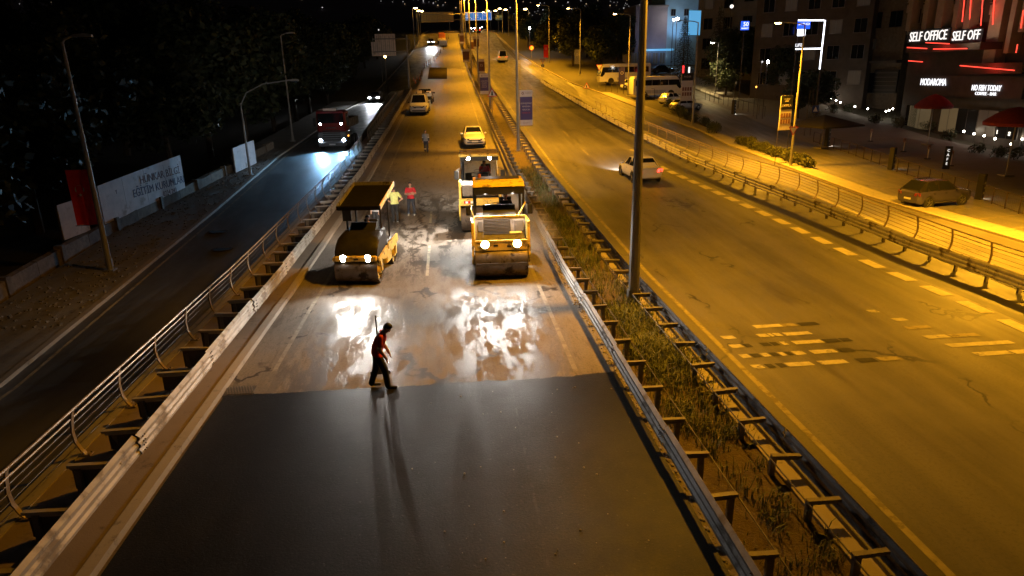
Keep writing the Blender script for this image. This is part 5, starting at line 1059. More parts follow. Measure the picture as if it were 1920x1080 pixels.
# stone wall along the left pavement: blocks as pieces
T = thing('stone_wall', 'low rough stone wall along the left pavement below the boards', 'wall', (-18.4, 24, zl(24)), 0); o = V(-18.4, 24, zl(24)); rnd = random.Random(8)
def wx(y): return interp(y, [24, 31, 34, 36, 45, 52, 60], [.1, .05, .2, .33, 1.5, 2.45, 2.9])
k = 0; y = 24.
while y < 60:
    l = rnd.uniform(1.9, 2.6); c = y + l
    MB().loft([[V(wx(q) + dx, q - 24, zl(q) - o.z + dz) for dx, dz in ((-.25, -.3), (.0, -.3), (.0, .62 + h_), (-.25, .66 + h_))] for q, h_ in ((y + .012, rnd.uniform(0, .07)), (y + l * .5, rnd.uniform(0, .06)), (c - .012, rnd.uniform(0, .07)))]).build('stone_panel', rnd.choice(['stone', 'stone', 'stone_b']), T, 30)
    if k % 2 == 0: MB().box((wx(y) - .1, y - 24, zl(y) - o.z + .3), (.36, .3, .95)).build('pier', 'stone_b', T)
    y = c; k += 1
# cantilever sign seen from behind + gantries
T = thing('cantilever_sign', 'cantilever post with the grey back of a road sign above the left side road', 'road sign', (-5.75, 108, zm(108)), 0)
MB().tube([(0, 0, 0), (0, 0, 7.6)], [.17, .13], 10).build('post', 'pole_grey', T)
for z in (5.3, 7.1): MB().tube([(.0, 0, z), (-5.0, 0, z)], .07, 8).build('arm', 'pole_grey', T)
MB().tube([(0, 0, 7.1), (.35, 0, 7.0), (.4, 0, 6.7), (.4, 0, 5.6), (0, 0, 5.3)], .06, 8).build('brace', 'pole_grey', T)
for k in range(6): MB().box((-2.0 - k * .6, .12, 6.25 - (.55 if k == 5 else 0) * 1), (.58, .05, 3.1 - (1.1 if k == 5 else 0))).build('sign_panel', 'board_white', T); MB().box((-2.0 - k * .6, .07, 6.2), (.06, .05, 2.7)).build('rib', 'pole_grey', T)
p0, p1 = dep(789, 23, 222), dep(851, 41, 222)
T = thing('sign_gantry', 'wide gantry sign seen from behind, lit yellow, over the far left road', 'road sign', (p0.x, 222, zm(222)), 0); w = p1.x - p0.x; z0, z1 = p1.z - zm(222), p0.z - zm(222)
for k in range(6): MB().box((w * (k + .5) / 6, 0, (z0 + z1) / 2), (w / 6 - .04, .1, z1 - z0)).build('sign_panel', 'sign_yellow_back', T)
for z in (z0 + .6, z1 - .7): MB().tube([(-1.2, -.15, z), (w + 4.8, -.15, z)], .07, 6).build('truss_bar', 'pole_grey', T)
for x in (-1.0, w + 4.6): MB().tube([(x, -.1, 0), (x, -.1, z1)], .16, 8).build('post', 'pole_grey', T)
p0, p1 = dep(872, 23, 222), dep(922, 36, 222)
T = thing('sign_gantry', 'wide bright blue gantry sign with white lettering over the open carriageway', 'road sign', (p0.x, 224, zm(224)), 0); w = p1.x - p0.x; z0, z1 = p1.z - zm(224), p0.z - zm(224)
MB().box((w / 2, .04, (z0 + z1) / 2), (w + .16, .08, z1 - z0 + .16)).build('border', 'sign_white', T)
for k in range(3):
    MB().box((w * (k + .5) / 3, -.04, (z0 + z1) / 2), (w / 3 - .10, .06, z1 - z0 - .06)).build('sign_panel', 'sign_blue', T)
    for q, s_ in enumerate([('Yalova', 'İzmir', 'Mudanya'), ('Gürsu', 'Kestel', 'Ankara'), ('Merkez', 'Otogar', '')][k]): text(s_, .42, 'sign_white', T, (w * (k + .35) / 3, -.08, z1 - .4 - q * .5), ext=.004)
    MB().prism([(w * (k + .75) / 3 - .18, z0 + .55), (w * (k + .75) / 3 + .18, z0 + .55), (w * (k + .75) / 3, z0 + .2)], -.085, -.08, 'Y').build('arrow', 'sign_white', T)
for x in (-.6, w + 3.5): MB().tube([(x, .2, 0), (x, .2, z1)], .15, 8).build('post', 'pole_grey', T)
for z in (z0 + .5, z1 - .5): MB().tube([(-.6, .2, z), (w + 3.5, .2, z)], .06, 6).build('truss_bar', 'pole_grey', T)
p0 = dep(936, 33, 240); T = thing('road_sign', 'small dim blue road sign right of the wide gantry sign', 'road sign', (p0.x, 240, zm(240)), 0); MB().box((0, 0, p0.z - zm(240)), (2.6, .08, 1.5)).build('sign_panel', 'sign_blue_dim', T); MB().tube([(1.0, .1, 0), (1.0, .1, p0.z - zm(240) + .6)], .1, 8).build('post', 'pole_grey', T)

# ================================================================== TREES, SHRUBS
def leaf_cloud(b, pts, n, r, sz, rnd):
    for i in range(n):
        c = rnd.choice(pts); 
        while True:
            d = V(rnd.uniform(-1, 1), rnd.uniform(-1, 1), rnd.uniform(-1, 1))
            if .25 < d.length < 1: break
        p = c[0] + d * c[1] * r; s = sz * rnd.uniform(.6, 1.3)
        u = V(rnd.gauss(0, 1), rnd.gauss(0, 1), rnd.gauss(0, .7)).normalized(); w = u.cross(V(rnd.gauss(0, 1), rnd.gauss(0, 1), rnd.gauss(0, 1))).normalized()
        b.add([p - u * s, p + w * s * .55, p + u * s, p - w * s * .55], [(0, 1, 2, 3)])
def tree_proto(seed, H, R, n, leaf, sz=.22):
    rnd = random.Random(seed); t = ob('tree', None); tb = MB()
    tb.tube([(0, 0, -.3), (.1, .05, H * .25), (.05, 0, H * .55), (0, .1, H * .8)], [.24, .19, .12, .04], 8)
    pts = []
    for k in range(11):
        a = k * 2.4; z = H * (.30 + .055 * k); l = R * (1.0 - abs(k - 4) * .08) * rnd.uniform(.75, 1.05); e = V(math.cos(a) * l, math.sin(a) * l, z + l * .35)
        tb.tube([(0, 0, z - .1), e * .5 + V(0, 0, z * .47), e], [.10, .06, .02], 6); pts += [(e, R * .42), (e * .6 + V(0, 0, z * .4), R * .40)]
    pts.append((V(0, 0, H * .92), R * .45))
    tb.build('trunk', 'bark', t); b = MB(); leaf_cloud(b, pts, n, 1, sz, rnd); b.build('crown', leaf, t, 0); return t
def conifer_proto(seed, H, R, n):
    rnd = random.Random(seed); t = ob('conifer', None); tb = MB().tube([(0, 0, -.3), (0, 0, H)], [.22, .02], 8); b = MB(); k = 0; z = H * .10
    while z < H * .98:
        l = R * (1 - z / H) * rnd.uniform(.8, 1.1) + .2
        for q in range(7):
            a = q * 2 * PI / 7 + k * .5 + rnd.uniform(-.2, .2); d = V(math.cos(a), math.sin(a), 0); e = V(0, 0, z) + d * l + V(0, 0, -.22 * l)
            tb.tube([(0, 0, z), e], [.035, .01], 4)
            for j in range(int(n * l / R / 4) + 4):
                u = rnd.uniform(.15, 1.05); p = V(0, 0, z).lerp(e, u) + V(rnd.gauss(0, .10 * l), rnd.gauss(0, .10 * l), -rnd.uniform(0, .45))
                s = rnd.uniform(.10, .22); w = V(rnd.gauss(0, 1), rnd.gauss(0, 1), 0).normalized() * s * .4; b.add([p, p + w, p + d * s * .6 - V(0, 0, s * 1.6), p - w], [(0, 1, 2, 3)])
        z += .42; k += 1
    tb.build('trunk', 'bark', t); b.build('crown', 'leaf_conifer', t, 0); return t
PR = {'a': tree_proto(1, 8, 3.2, 5200, 'leaf_dark', .26), 'b': tree_proto(2, 10, 3.8, 6000, 'leaf_dark', .28), 'c': tree_proto(5, 6, 2.4, 3600, 'leaf_mid', .2), 'p': conifer_proto(3, 13, 3.6, 60)}
NT = {'a': 'broadleaf_tree', 'b': 'broadleaf_tree', 'c': 'small_tree', 'p': 'conifer_tree'}
used = set()
def plant(k, x, y, z, s, rz, label, cat='tree', group=None):
    pr = PR[k]
    if k in used: o = copy_tree(pr)
    else: used.add(k); o = pr
    o.name = NT[k]; o.location = (x, y, z); o.rotation_euler = (0, 0, rz); o.scale = (s,) * 3; tag(o, label, cat, group); return o
left_trees = [('b', -22, 30, 1.0, 'left of the red flag'), ('a', -22.5, 38, 1.1, 'behind the left half of the long pale board'), ('b', -23, 45, 1.05, 'behind the right half of the long pale board'), ('a', -20.5, 52, 1.1, 'behind the torn white board'), ('b', -20, 59, 1.1, 'right of the torn white board'), ('a', -19, 66, 1.2, 'left of the red lorry'), ('b', -18.5, 75, 1.1, 'behind the red lorry'),
    ('a', -18, 84, 1.1, 'left of the silver car with headlights'), ('b', -18.5, 95, 1.05, 'behind the silver car with headlights'), ('a', -18, 106, 1.05, 'below the cantilever sign back'), ('b', -19, 120, 1.05, 'left of the cantilever sign back'), ('a', -17.5, 135, 1.1, 'left of the far left kerb'), ('b', -17, 150, 1.0, 'beside the far left kerb bend'), ('a', -16, 168, 1.0, 'left of the three far lamps'), ('b', -28, 62, 1.4, 'tall, high behind the torn white board'), ('a', -30, 48, 1.5, 'tall, high behind the long pale board'), ('b', -31, 34, 1.4, 'tall, behind the flag post'), ('b', -27, 80, 1.3, 'tall, high behind the red lorry'), ('b', -26, 104, 1.3, 'tall, above the left side road'), ('a', -27, 135, 1.4, 'tall, above the cantilever sign back')]
for i, (k, x, y, s, lb) in enumerate(left_trees): plant(k, x, y, zl(y) - .1, s, i * 1.3, 'dark leafy tree on the left, ' + lb, group='dark trees on the left')
right_trees = [('a', 24, 165, 1.0, 'beside the far red flag banner'), ('b', 27, 150, 1.0, 'behind the far red flag banner'), ('a', 31, 140, 1.0, 'behind the pale grey banner'), ('b', 36, 148, 1.05, 'right of the pale grey banner'), ('b', 33, 165, 1.1, 'tall, far behind the pale grey banner'), ('a', 40, 160, 1.1, 'left of the mauve building'), ('b', 28, 180, 1.0, 'farthest right of the road'), ('a', 22, 190, .9, 'right of the far lamps'), ('a', 22.5, 215, .9, 'under the small blue sign'),
    ('b', 45, 108, .9, 'left of the lit path lamp'), ('a', 50, 112, 1.1, 'behind the lit path lamp'), ('b', 49, 98, .75, 'right of the lit path'), ('a', 44, 84, .62, 'low and round behind the poster board'), ('a', 47.5, 86, .66, 'low and round left of the row of garden lamps')]
for i, (k, x, y, s, lb) in enumerate(right_trees): plant(k, x, y, zr(y) - .1, s, i * 1.7 + .4, 'dark leafy tree on the right, ' + lb, group='dark trees on the right')
for i, (x, y, s, lb) in enumerate([(44.6, 113.5, 1.0, 'big drooping dark conifer in front of the blue screen'), (41.0, 120, .85, 'dark conifer left of the blue screen, beside the lit white lamps'), (49.5, 100, 1.0, 'dark conifer right of the lit balcony'), (43.5, 79, .30, 'small pointed conifer behind the yield sign post')]): plant('p', x, y, zr(y) - .1, s, i, lb, group='conifers on the right')
plant('c', 42.6, 104.2, zr(104) - .1, .62, .4, 'small bright green tree under the white-lit street lamp')
def shrub(label, x, y, z, r, seed, leaf='leaf_hedge', n=900, group=None, name='shrub'):
    rnd = random.Random(seed); t = thing(name, label, 'shrub', (x, y, z), 0, group); b = MB(); leaf_cloud(b, [(V(rnd.gauss(0, r * .35), rnd.gauss(0, r * .35), r * rnd.uniform(.45, .95)), r * .62) for k in range(7)], n, 1, .085, rnd); b.build('foliage', leaf, t, 0)
    m = MB()
    for k in range(5): m.tube([(0, 0, -.1), (rnd.gauss(0, r * .3), rnd.gauss(0, r * .3), r)], [.025, .01], 5)
    m.build('stem', 'bark', t); return t
for k in range(13):
    y = 56.2 + k * 1.15; shrub('trimmed hedge shrub by the right pavement, %s from the yield sign' % ORD[k], 30.75 + .12 * math.sin(k * 2), y, zr(y) + .08, (.62, .72, .66)[k % 3], k, group='hedge along the right pavement')
for k in range(9):
    y = 76 + k * 2.3; shrub('dark low shrub in the strip before the parked cars, %s from the hedge' % ORD[k], 30.3 + .3 * math.sin(k), y, zr(y) + .05, .8, 40 + k, 'leaf_dark', 600, 'shrubs before the parked cars')

# ================================================================== RIGHT SIDE: FENCE, PYLONS, PARASOL, BOARDS
def fx(y): return interp(y, [30, 37, 43, 54, 62, 75], [33.6, 34.4, 35.9, 37.1, 38.2, 39.2])
T = thing('fence', 'low dark metal fence between the parking and the plaza', 'fence', (fx(30), 30, zr(30)), 0); o = V(fx(30), 30, zr(30)); yy = [30 + 1.55 * k for k in range(27)]
po = MB().box((0, 0, .55), (.05, .05, 1.1)).mesh('post', 'fence_dark')
for y in yy: ob('post', po, T, V(fx(y), y, zr(y)) - o)
for z in (1.08, .12): MB().tube([V(fx(y), y, zr(y) + z) - o for y in yy], .022, 6).build('rail', 'fence_dark', T)
me = MB().tube([(0, 0, .12), (0, 0, 1.08)], .006, 4).mesh('bar', 'fence_dark')
for k in range(130):
    y = 36 + k * .2; ob('bar', me, T, V(fx(y), y, zr(y)) - o)
def pylon(label, x, y, h, gl=True):
    t = thing('light_pylon', label, 'pylon', (x, y, zr(y) + .03), .5, 'black pylons along the fence'); MB().bbox((0, 0, h / 2), (.42, .42, h), .03).build('body', 'black_plastic', t)
    for k in range(3): MB().box((.06, -.213, h * .25 + k * h * .2), (.16, .012, .14)).build('marking', 'poster_grey', t)
    if gl: MB().box((.28, -.05, .06), (.12, .10, .04)).build('lens', 'garden_globe', t); lamp('SPOT', (.3, -.1, .12), (1, .9, .7), 40, (1.3, -.9, 0), .04, 110, .8, t)
    return t
pylon('black light pylon by the fence in front of the suv', fx(42.5), 42.5, 1.75); pylon('black light pylon by the fence behind the suv', fx(54), 54.2, 1.85); pylon('black light pylon behind the big dark parasol', 38.6, 67.2, 2.2); pylon('dark pylon near the lit path and the parked silver car', 37.2, 88, 1.8)
T = thing('menu_sign', 'narrow black upright sign with white lettering on the plaza', 'sign', (41.5, 53.5, zr(53.5) + .03), -.5); MB().bbox((0, 0, .95), (.55, .18, 1.9), .02).build('body', 'black_plastic', T)
for k in range(4): text('CAFE'[k], .3, 'letter_warm', T, (0, -.1, 1.55 - k * .36), ext=.004)
for k, (x, y) in enumerate([(44.8, 69.5), (43.8, 62.5), (43.3, 58.3), (42.9, 54.8)]):
    t = thing('rope_post', 'pale post on a dark foot on the plaza, %s of four' % ['farthest', 'second farthest', 'third farthest', 'nearest'][k], 'post', (x, y, zr(y) + .03), 0, 'posts on the plaza'); MB().lathe([(.28, 0), (.28, .05), (.06, .08)], n=12).build('base', 'rubber', t); MB().tube([(0, 0, .05), (0, 0, 1.05)], .05, 8).build('post', 'banner_white', t); MB().bbox((0, 0, 1.1), (.3, .06, .4), .02).build('plate', 'poster_skin', t)
T = thing('parasol', 'large dark square parasol standing at the edge of the plaza', 'parasol', (37.5, 66.2, zr(66.2) + .03), .25); MB().tube([(0, 0, .1), (0, 0, 3.2)], .05, 8).build('pole', 'pole_grey', T); MB().box((0, 0, .06), (1.0, 1.0, .12)).build('base', 'wall_concrete', T)
cn = [V(2.6 * x, 2.6 * y, 2.35) for x, y in ((-1, -1), (0, -1.06), (1, -1), (1.06, 0), (1, 1), (0, 1.06), (-1, 1), (-1.06, 0))]; top = V(0, 0, 3.3); b = MB(); b.add(cn + [top] + [c - V(0, 0, .16) for c in cn] + [top - V(0, 0, .05)], [(k, (k + 1) % 8, 8) for k in range(8)] + [((k + 1) % 8 + 9, k + 9, 17) for k in range(8)] + [(k, k + 9, (k + 1) % 8 + 9, (k + 1) % 8) for k in range(8)]); b.build('canopy', 'parasol_cloth', T, 0)
for c in cn: MB().tube([V(0, 0, 2.1), c - V(0, 0, .1)], .018, 5).build('rib', 'steel_dark', T)
def poster(label, px, py, y, w, h, top, lines, rz):
    p = dep(px, py, y); t = thing('poster_board', label, 'poster', (p.x, y, p.z), rz, None)
    MB().box((0, 0, 0), (w, .06, h)).build('panel', 'banner_white', t); MB().box((0, -.034, h / 2 - top / 2), (w * .98, .01, top)).build('header', 'banner_brown' if False else 'poster_dark', t)
    for s, z, sz, m in lines: text(s, sz, m, t, (0, -.045, z), ext=.002)
    for i in range(4):
        for j in range(2): MB().box((-w * .33 + i * w * .22, -.036, -h * .12 - j * h * .18 + .15), (w * .16, .01, h * .13)).build('print', 'ink_brown', t)
    for s in (-1, 1): MB().tube([(s * w * .48, .05, h / 2), (s * w * .48, .05, zr(y) - p.z)], .03, 6).build('post', 'steel_dark', t)
    return t
poster('tall poster board with dark header and small pictures beside the hedge lamp post', 1473, 212, 58.2, 1.25, 2.9, 1.15, [('meşhur', 1.20, .2, 'banner_white'), ('pilavı', 1.02, .2, 'banner_white'), ('OKMLA', .62, .30, 'banner_white')], .25); T = bpy.data.objects
poster('poster board with pink prints between the coach and the lit path', 1288, 163, 84, 1.5, 3.3, .9, [('PAZAR', 1.2, .3, 'banner_white')], .1)
# small metal fence by the path, power pole pair, shop fence
for lb, a, c, n, z_ in (('thin dark fence beside the lit path', (38.0, 100.5), (40.3, 85.5), 12, 1.3), ('low pale fence in front of the coaches', (25.6, 112), (31, 103), 8, 1.4)):
    t = thing('fence', lb, 'fence', (a[0], a[1], zr(a[1])), 0)
    for k in range(n + 1):
        u = k / n; y = a[1] + (c[1] - a[1]) * u; MB().box((a[0] * 0 + (c[0] - a[0]) * u, y - a[1], zr(y) - zr(a[1]) + z_ / 2), (.05, .05, z_)).build('post', 'fence_dark', t)
    MB().tube([(0, 0, z_), (c[0] - a[0], c[1] - a[1], zr(c[1]) - zr(a[1]) + z_)], .025, 6).build('rail', 'fence_dark', t)
T = thing('pedestrian_sign', 'white triangular pedestrian sign plate on a dark lattice post behind the poster board', 'road sign', (39.8, 73.5, zr(73.5)), 0)
for s in (-.35, .35): MB().tube([(s, 0, 0), (s * .5, 0, 5)], .04, 6).build('post', 'steel_dark', T)
MB().box((.6, -.05, 2.9), (.75, .04, .75)).build('plate', 'sign_blue_dim', T); MB().prism([(.32, 2.62), (.88, 2.62), (.6, 3.16)], -.08, -.072, 'Y').build('symbol', 'tri_white', T)

# garden lamps and planting in front of the restaurant
def globe(label, x, y, h=.9, pw=14): 
    t = thing('garden_lamp', label, 'garden lamp', (x, y, zr(y) + .03), 0, 'small garden lamps'); MB().tube([(0, 0, 0), (0, 0, h)], .025, 6).build('post', 'steel_dark', t); MB().ball((0, 0, h + .09), .10, n=10, k=6).build('globe', 'garden_globe', t); lamp('POINT', (0, 0, h + .3), (1, .86, .62), pw, None, .08, parent=t); return t
def gp(px, py): return gnd(px, py, zr)
gl = [(1539, 194), (1547, 196), (1556, 199), (1566, 202), (1574, 206), (1601, 214), (1625, 219), (1659, 224), (1665, 222), (1672, 219), (1804, 264), (1823, 269), (1842, 273), (1862, 279), (1913, 280), (1892, 290)]
for k, (px, py) in enumerate(gl):
    p = gp(px, py); globe('small glowing garden lamp, %s from the left in the restaurant gardens' % ORD[k], p.x, p.y, .85)
for k, (px, py, r) in enumerate([(1560, 212, .9), (1590, 210, .8), (1640, 232, .8), (1690, 240, 1.0), (1745, 246, .9), (1780, 262, .8), (1835, 288, .7), (1870, 296, .8), (1900, 300, .8)]):
    p = gp(px, py); shrub('garden shrub by the restaurant lamps, %s from the left' % ORD[k], p.x, p.y, zr(p.y), r, 70 + k, 'leaf_palm' if k in (3, 4) else 'leaf_dark', 500, 'restaurant garden shrubs')

# ================================================================== BUILDINGS
def frame(P1, P2):     # local x along the front, y into the building
    a = math.atan2(P2[1] - P1[1], P2[0] - P1[0]); return a, math.hypot(P2[0] - P1[0], P2[1] - P1[1])
def win(t, x, z, w, h, y=0, m='glass_dark', fr='facade_dark', sill=True):
    f = MB().box((x, y - .03, z), (w + .12, .10, h + .12)).build('window', fr, t); MB().box((x, y - .09, z), (w, .03, h)).build('pane', m, f)
    MB().box((x, y - .112, z), (.04, .02, h)).build('mullion', fr, f)
    if sill: MB().box((x, y - .12, z - h / 2 - .06), (w + .2, .16, .05)).build('sill', fr, f)
    return f
# office block with red light strips
P1 = dep(1692, 120, 80).xy; P2 = dep(1930, 120, 62).xy; ang, Lf = frame(P1, P2); gz = -.9
T = thing('office_building', 'beige office block with red light strips above a dark restaurant floor', 'building', (P1[0], P1[1], gz), ang)
fn = V(-math.sin(ang), math.cos(ang), 0)
def face(px, py, off=0):      # a point of the front wall, as (along, up)
    v = camo.matrix_world.to_3x3() @ V(px - 960, 540 - py, -1260); c0 = V(0, 0, 7.5); q = V(P1[0], P1[1], gz) + fn * off
    p = c0 + v * ((q - c0).dot(fn) / v.dot(fn)) - V(P1[0], P1[1], gz); return p.x * math.cos(ang) + p.y * math.sin(ang), p.z
MB().box((Lf / 2, 8.2, 11), (Lf, 15, 22)).build('wall', 'facade_dark', T)
def fit(s, matn, px0, px1, py0, py1, off):
    a, c = face(px0, (py0 + py1) / 2, off), face(px1, (py0 + py1) / 2, off); zt, zb = face((px0 + px1) / 2, py0, off)[1], face((px0 + px1) / 2, py1, off)[1]
    me = text_mesh(s, 1, matn, .03); xs_ = [v.co.x for v in me.vertices]; ys_ = [v.co.y for v in me.vertices]
    o = ob('lettering', me, T, ((a[0] + c[0]) / 2, off, (zt + zb) / 2)); o.rotation_euler = (PI / 2, 0, 0); o.scale = ((c[0] - a[0]) / (max(xs_) - min(xs_)), (zt - zb) / (max(ys_) - min(ys_)), 1)
def panel(nm, matn, px0, px1, py0, py1, off, th):
    a, c = face(px0, py1, off), face(px1, py1, off); zt = face((px0 + px1) / 2, py0, off)[1]; zb = face((px0 + px1) / 2, py1, off)[1]
    return MB().box(((a[0] + c[0]) / 2, off + th / 2, (zt + zb) / 2), (c[0] - a[0], th, zt - zb)).build(nm, matn, T)
for a_, c_, b_ in ((1697, 1705, 58), (1726, 1735, 58), (1750, 1763, 58), (1779, 1787, 78), (1800, 1812, 78), (1840, 1862, 122), (1880, 1889, 100), (1908, 1918, 60)): panel('pilaster', 'facade_beige', a_, c_, -160, b_, -.5, 1.4)
for i_, (a_, c_) in enumerate(((1706, 1725), (1736, 1749), (1764, 1778), (1788, 1799), (1813, 1839), (1863, 1879), (1890, 1907))):
    for fl, (t_, b_) in enumerate(((18, 44), (-26, 2), (-72, -44))):
        a, c = face(a_, t_, .5), face(c_, b_, .5); zt = face((a_ + c_) / 2, t_, .5)[1]; zb = face((a_ + c_) / 2, b_, .5)[1]
        win(T, (a[0] + c[0]) / 2, (zt + zb) / 2, (c[0] - a[0]) * .86, zt - zb, .6, ['glass_dark', 'curtain', 'glass_dark', 'window_dim'][(i_ + fl) % 4], 'facade_beige')
        MB().box(((a[0] + c[0]) / 2, .55, zb - .75), ((c[0] - a[0]) * .9, .2, .9)).build('spandrel', 'facade_beige', T)
def led(px0, py0, px1, py1, off=-.6, r=.045):
    a, c = face(px0, py0, off), face(px1, py1, off); MB().tube([(a[0], off, a[1]), (c[0], off, c[1])], r, 6).build('light_strip', 'led_red_core', T)
for q in ((1809, -8, 1804, 41), (1824, -60, 1818, 36), (1847, -60, 1839, 48), (1869, -60, 1861, 46), (1919, 19, 1914, 53), (1908, 83, 1905, 99)): led(*q)
panel('canopy', 'facade_dark', 1698, 1836, 83, 96, -2.4, 2.4); panel('canopy', 'facade_dark', 1798, 1915, 118, 138, -1.6, 1.6)
for q in ((1701, 89, 1738, 91), (1750, 92, 1813, 91), (1736, 80, 1780, 82)): led(*q, off=-2.46)
led(1703, 114, 1730, 116, -.1); led(1800, 123, 1902, 132, -1.68)
for px_, py_, of_, pw_ in ((1760, 88, -3.2, 60), (1850, 128, -2.4, 60), (1850, 20, -1.4, 40)):
    a = face(px_, py_, of_); lamp('POINT', (a[0], of_, a[1]), (1, .05, .03), pw_, None, .4, parent=T)
panel('sign_band', 'poster_dark', 1700, 1779, 55, 80, -.62, .08); panel('sign_band', 'poster_dark', 1783, 1840, 55, 79, -.60, .06)
fit('SELF OFFICE', 'letter_warm', 1706, 1775, 59, 77, -.68); fit('SELF OFF', 'letter_warm', 1786, 1837, 58, 76, -.66)
panel('sign_band', 'facade_dark', 1700, 1915, 142, 182, -.3, .3)
fit('MODAROMA', 'letter_white', 1726, 1774, 148, 161, -.38); fit('NO FISH TODAY', 'letter_white', 1822, 1877, 160, 171, -.38); fit('COFFEE - BAR', 'letter_white', 1828, 1868, 173, 179, -.38)
for k, (a_, c_, m) in enumerate(((1702, 1716, 'glass_dark'), (1708, 1742, 'window_warm'), (1768, 1792, 'window_warm'), (1800, 1830, 'glass_dark'), (1840, 1868, 'window_dim'), (1880, 1910, 'glass_dark'))):
    a, c = face(a_, 190, .5), face(c_, 232, .5); win(T, (a[0] + c[0]) / 2, 2.3, c[0] - a[0], 2.6, .6, m, 'facade_dark', False)
a = face(1745, 150, -3); lamp('SPOT', (a[0], -3.0, 4.6), (1, .8, .55), 90, (a[0], -1, 0), .2, 120, .8, T); a = face(1790, 70, -4.5); lamp('SPOT', (a[0], -4.5, a[1] - 1), (1, .74, .5), 260, (a[0], 0, a[1] + 4), .2, 130, .9, T)
for k, (px, py, y, r) in enumerate([(1752, 190, 66, 1.7), (1908, 218, 50, 2.2)]):
    p = dep(px, py, y); t = thing('red_parasol', ['dark red parasol in front of the lit restaurant window', 'large dark red parasol at the right edge of the restaurant terrace'][k], 'parasol', (p.x, y, zr(y) + .03), 0); h = p.z - zr(y)
    b = MB(); b.loft([[V(r * q * math.cos(a), r * q * math.sin(a), h + z) for a in [n_ * PI / 6 for n_ in range(12)]] for q, z in ((1, -.7), (1.02, -.45), (.7, .1), (.35, .5), (.02, .68))]); b.build('canopy', 'awning_red', t, 40); MB().tube([(0, 0, 0), (0, 0, h + .6)], .05, 8).build('pole', 'pole_grey', t); MB().box((0, 0, .06), (.8, .8, .12)).build('base', 'wall_concrete', t)
# dark building with the white-lit frame sign
P1 = (40.0, 91); P2 = (51.0, 80.0); ang, Lf = frame(P1, P2)
T = thing('plaza_building', 'dark low-lit building carrying a tall white light frame and blue sign', 'building', (P1[0] + 5, P1[1] + 10, zr(90) - .5), ang); MB().box((Lf / 2, 7, 9), (Lf, 14, 18)).build('wall', 'facade_dark', T)
for i in range(5):
    for j in range(4): win(T, 1.8 + i * 3.1, 4.5 + j * 3.3, 1.5, 1.7, 0, ['glass_dark', 'glass_dark', 'window_dim'][(i * 2 + j) % 3], 'facade_grey')
p = dep(1497, 38, 78); q = dep(1547, 38, 78); r_ = dep(1536, 130, 78); s_ = dep(1492, 92, 78)
T = thing('plaza_sign', 'tall white light frame with a blue lit sign panel behind the yield sign post', 'sign', (q.x, 78, zr(78)), 0); g0 = zr(78); X = lambda v: v.x - q.x
for a, c in (((X(p), p.z), (-.15, q.z)), ((0, q.z), (0, r_.z)), ((X(s_), s_.z), (-.1, s_.z))):
    MB().tube([(a[0], 0, a[1] - g0), (c[0], 0, c[1] - g0)], .07, 8).build('light_tube', 'led_white', T)
MB().tube([(.12, .06, 0), (.12, .06, q.z - g0 + .1)], .10, 8).build('mast', 'steel_dark', T); MB().tube([(X(p) + .1, .06, 0), (X(p) + .1, .06, p.z - g0)], .07, 8).build('mast', 'steel_dark', T)
a = dep(1496, 40, 78); c = dep(1518, 54, 78); MB().box(((X(a) + X(c)) / 2, 0, (a.z + c.z) / 2 - g0), (c.x - a.x, .12, a.z - c.z)).build('sign_panel', 'panel_blue', T); text('SAY PLAZA', .34, 'letter_white', T, ((X(a) + X(c)) / 2, -.08, (a.z + c.z) / 2 - g0 + .1), ext=.01, sx=.8)
a = dep(1496, 55, 78); c = dep(1509, 67, 78); MB().box(((X(a) + X(c)) / 2, 0, (a.z + c.z) / 2 - g0), (c.x - a.x, .12, a.z - c.z)).build('sign_panel', 'led_white', T)
a = dep(1491, 81, 78); c = dep(1504, 89, 78); text('LIFE', .5, 'letter_white', T, ((X(a) + X(c)) / 2, -.05, (a.z + c.z) / 2 - g0), ext=.02)
# stone-fronted restaurant house between the two
Q1 = dep(1545, 120, 98).xy; Q2 = dep(1690, 120, 88).xy; ang, Lf = frame(Q1, Q2); T = thing('restaurant_house', 'dark stone-fronted house behind the row of garden lamps', 'building', (Q1[0], Q1[1], zr(92) - 1.2), ang)
MB().box((Lf / 2, 6, 7.5), (Lf, 12, 17)).build('wall', 'stone_b', T); MB().box((Lf * .35, -.25, 9.2), (Lf * .62, .5, 1.3)).build('sign_band', 'facade_grey', T); MB().box((Lf / 2, -.6, 6.9), (Lf, 1.2, .35)).build('ledge', 'facade_dark', T)
for k in range(4): win(T, 1.5 + k * (Lf - 3) / 3, 12.2, 1.6, 1.9, 0, ['glass_dark', 'window_dim', 'glass_dark', 'glass_dark'][k], 'facade_dark'); win(T, 1.5 + k * (Lf - 3) / 3, 4.2, 1.9, 2.6, 0, ['window_dim', 'glass_dark', 'glass_dark', 'window_dim'][k], 'facade_grey', False)
MB().lathe([(.75, -.12), (.8, -.16), (.7, -.16)], (Lf * .55, 0, 6.0), 'Y', 20).build('wall_ring', 'facade_grey', T)
sh_ = MB().box((Lf * .86, -.3, 4.4), (3.2, .3, 3.0)).build('shelf_unit', 'black_plastic', T)
for k in range(5): MB().box((Lf * .86, -.48, 3.3 + k * .55), (3.0, .1, .06)).build('shelf', 'facade_grey', sh_)
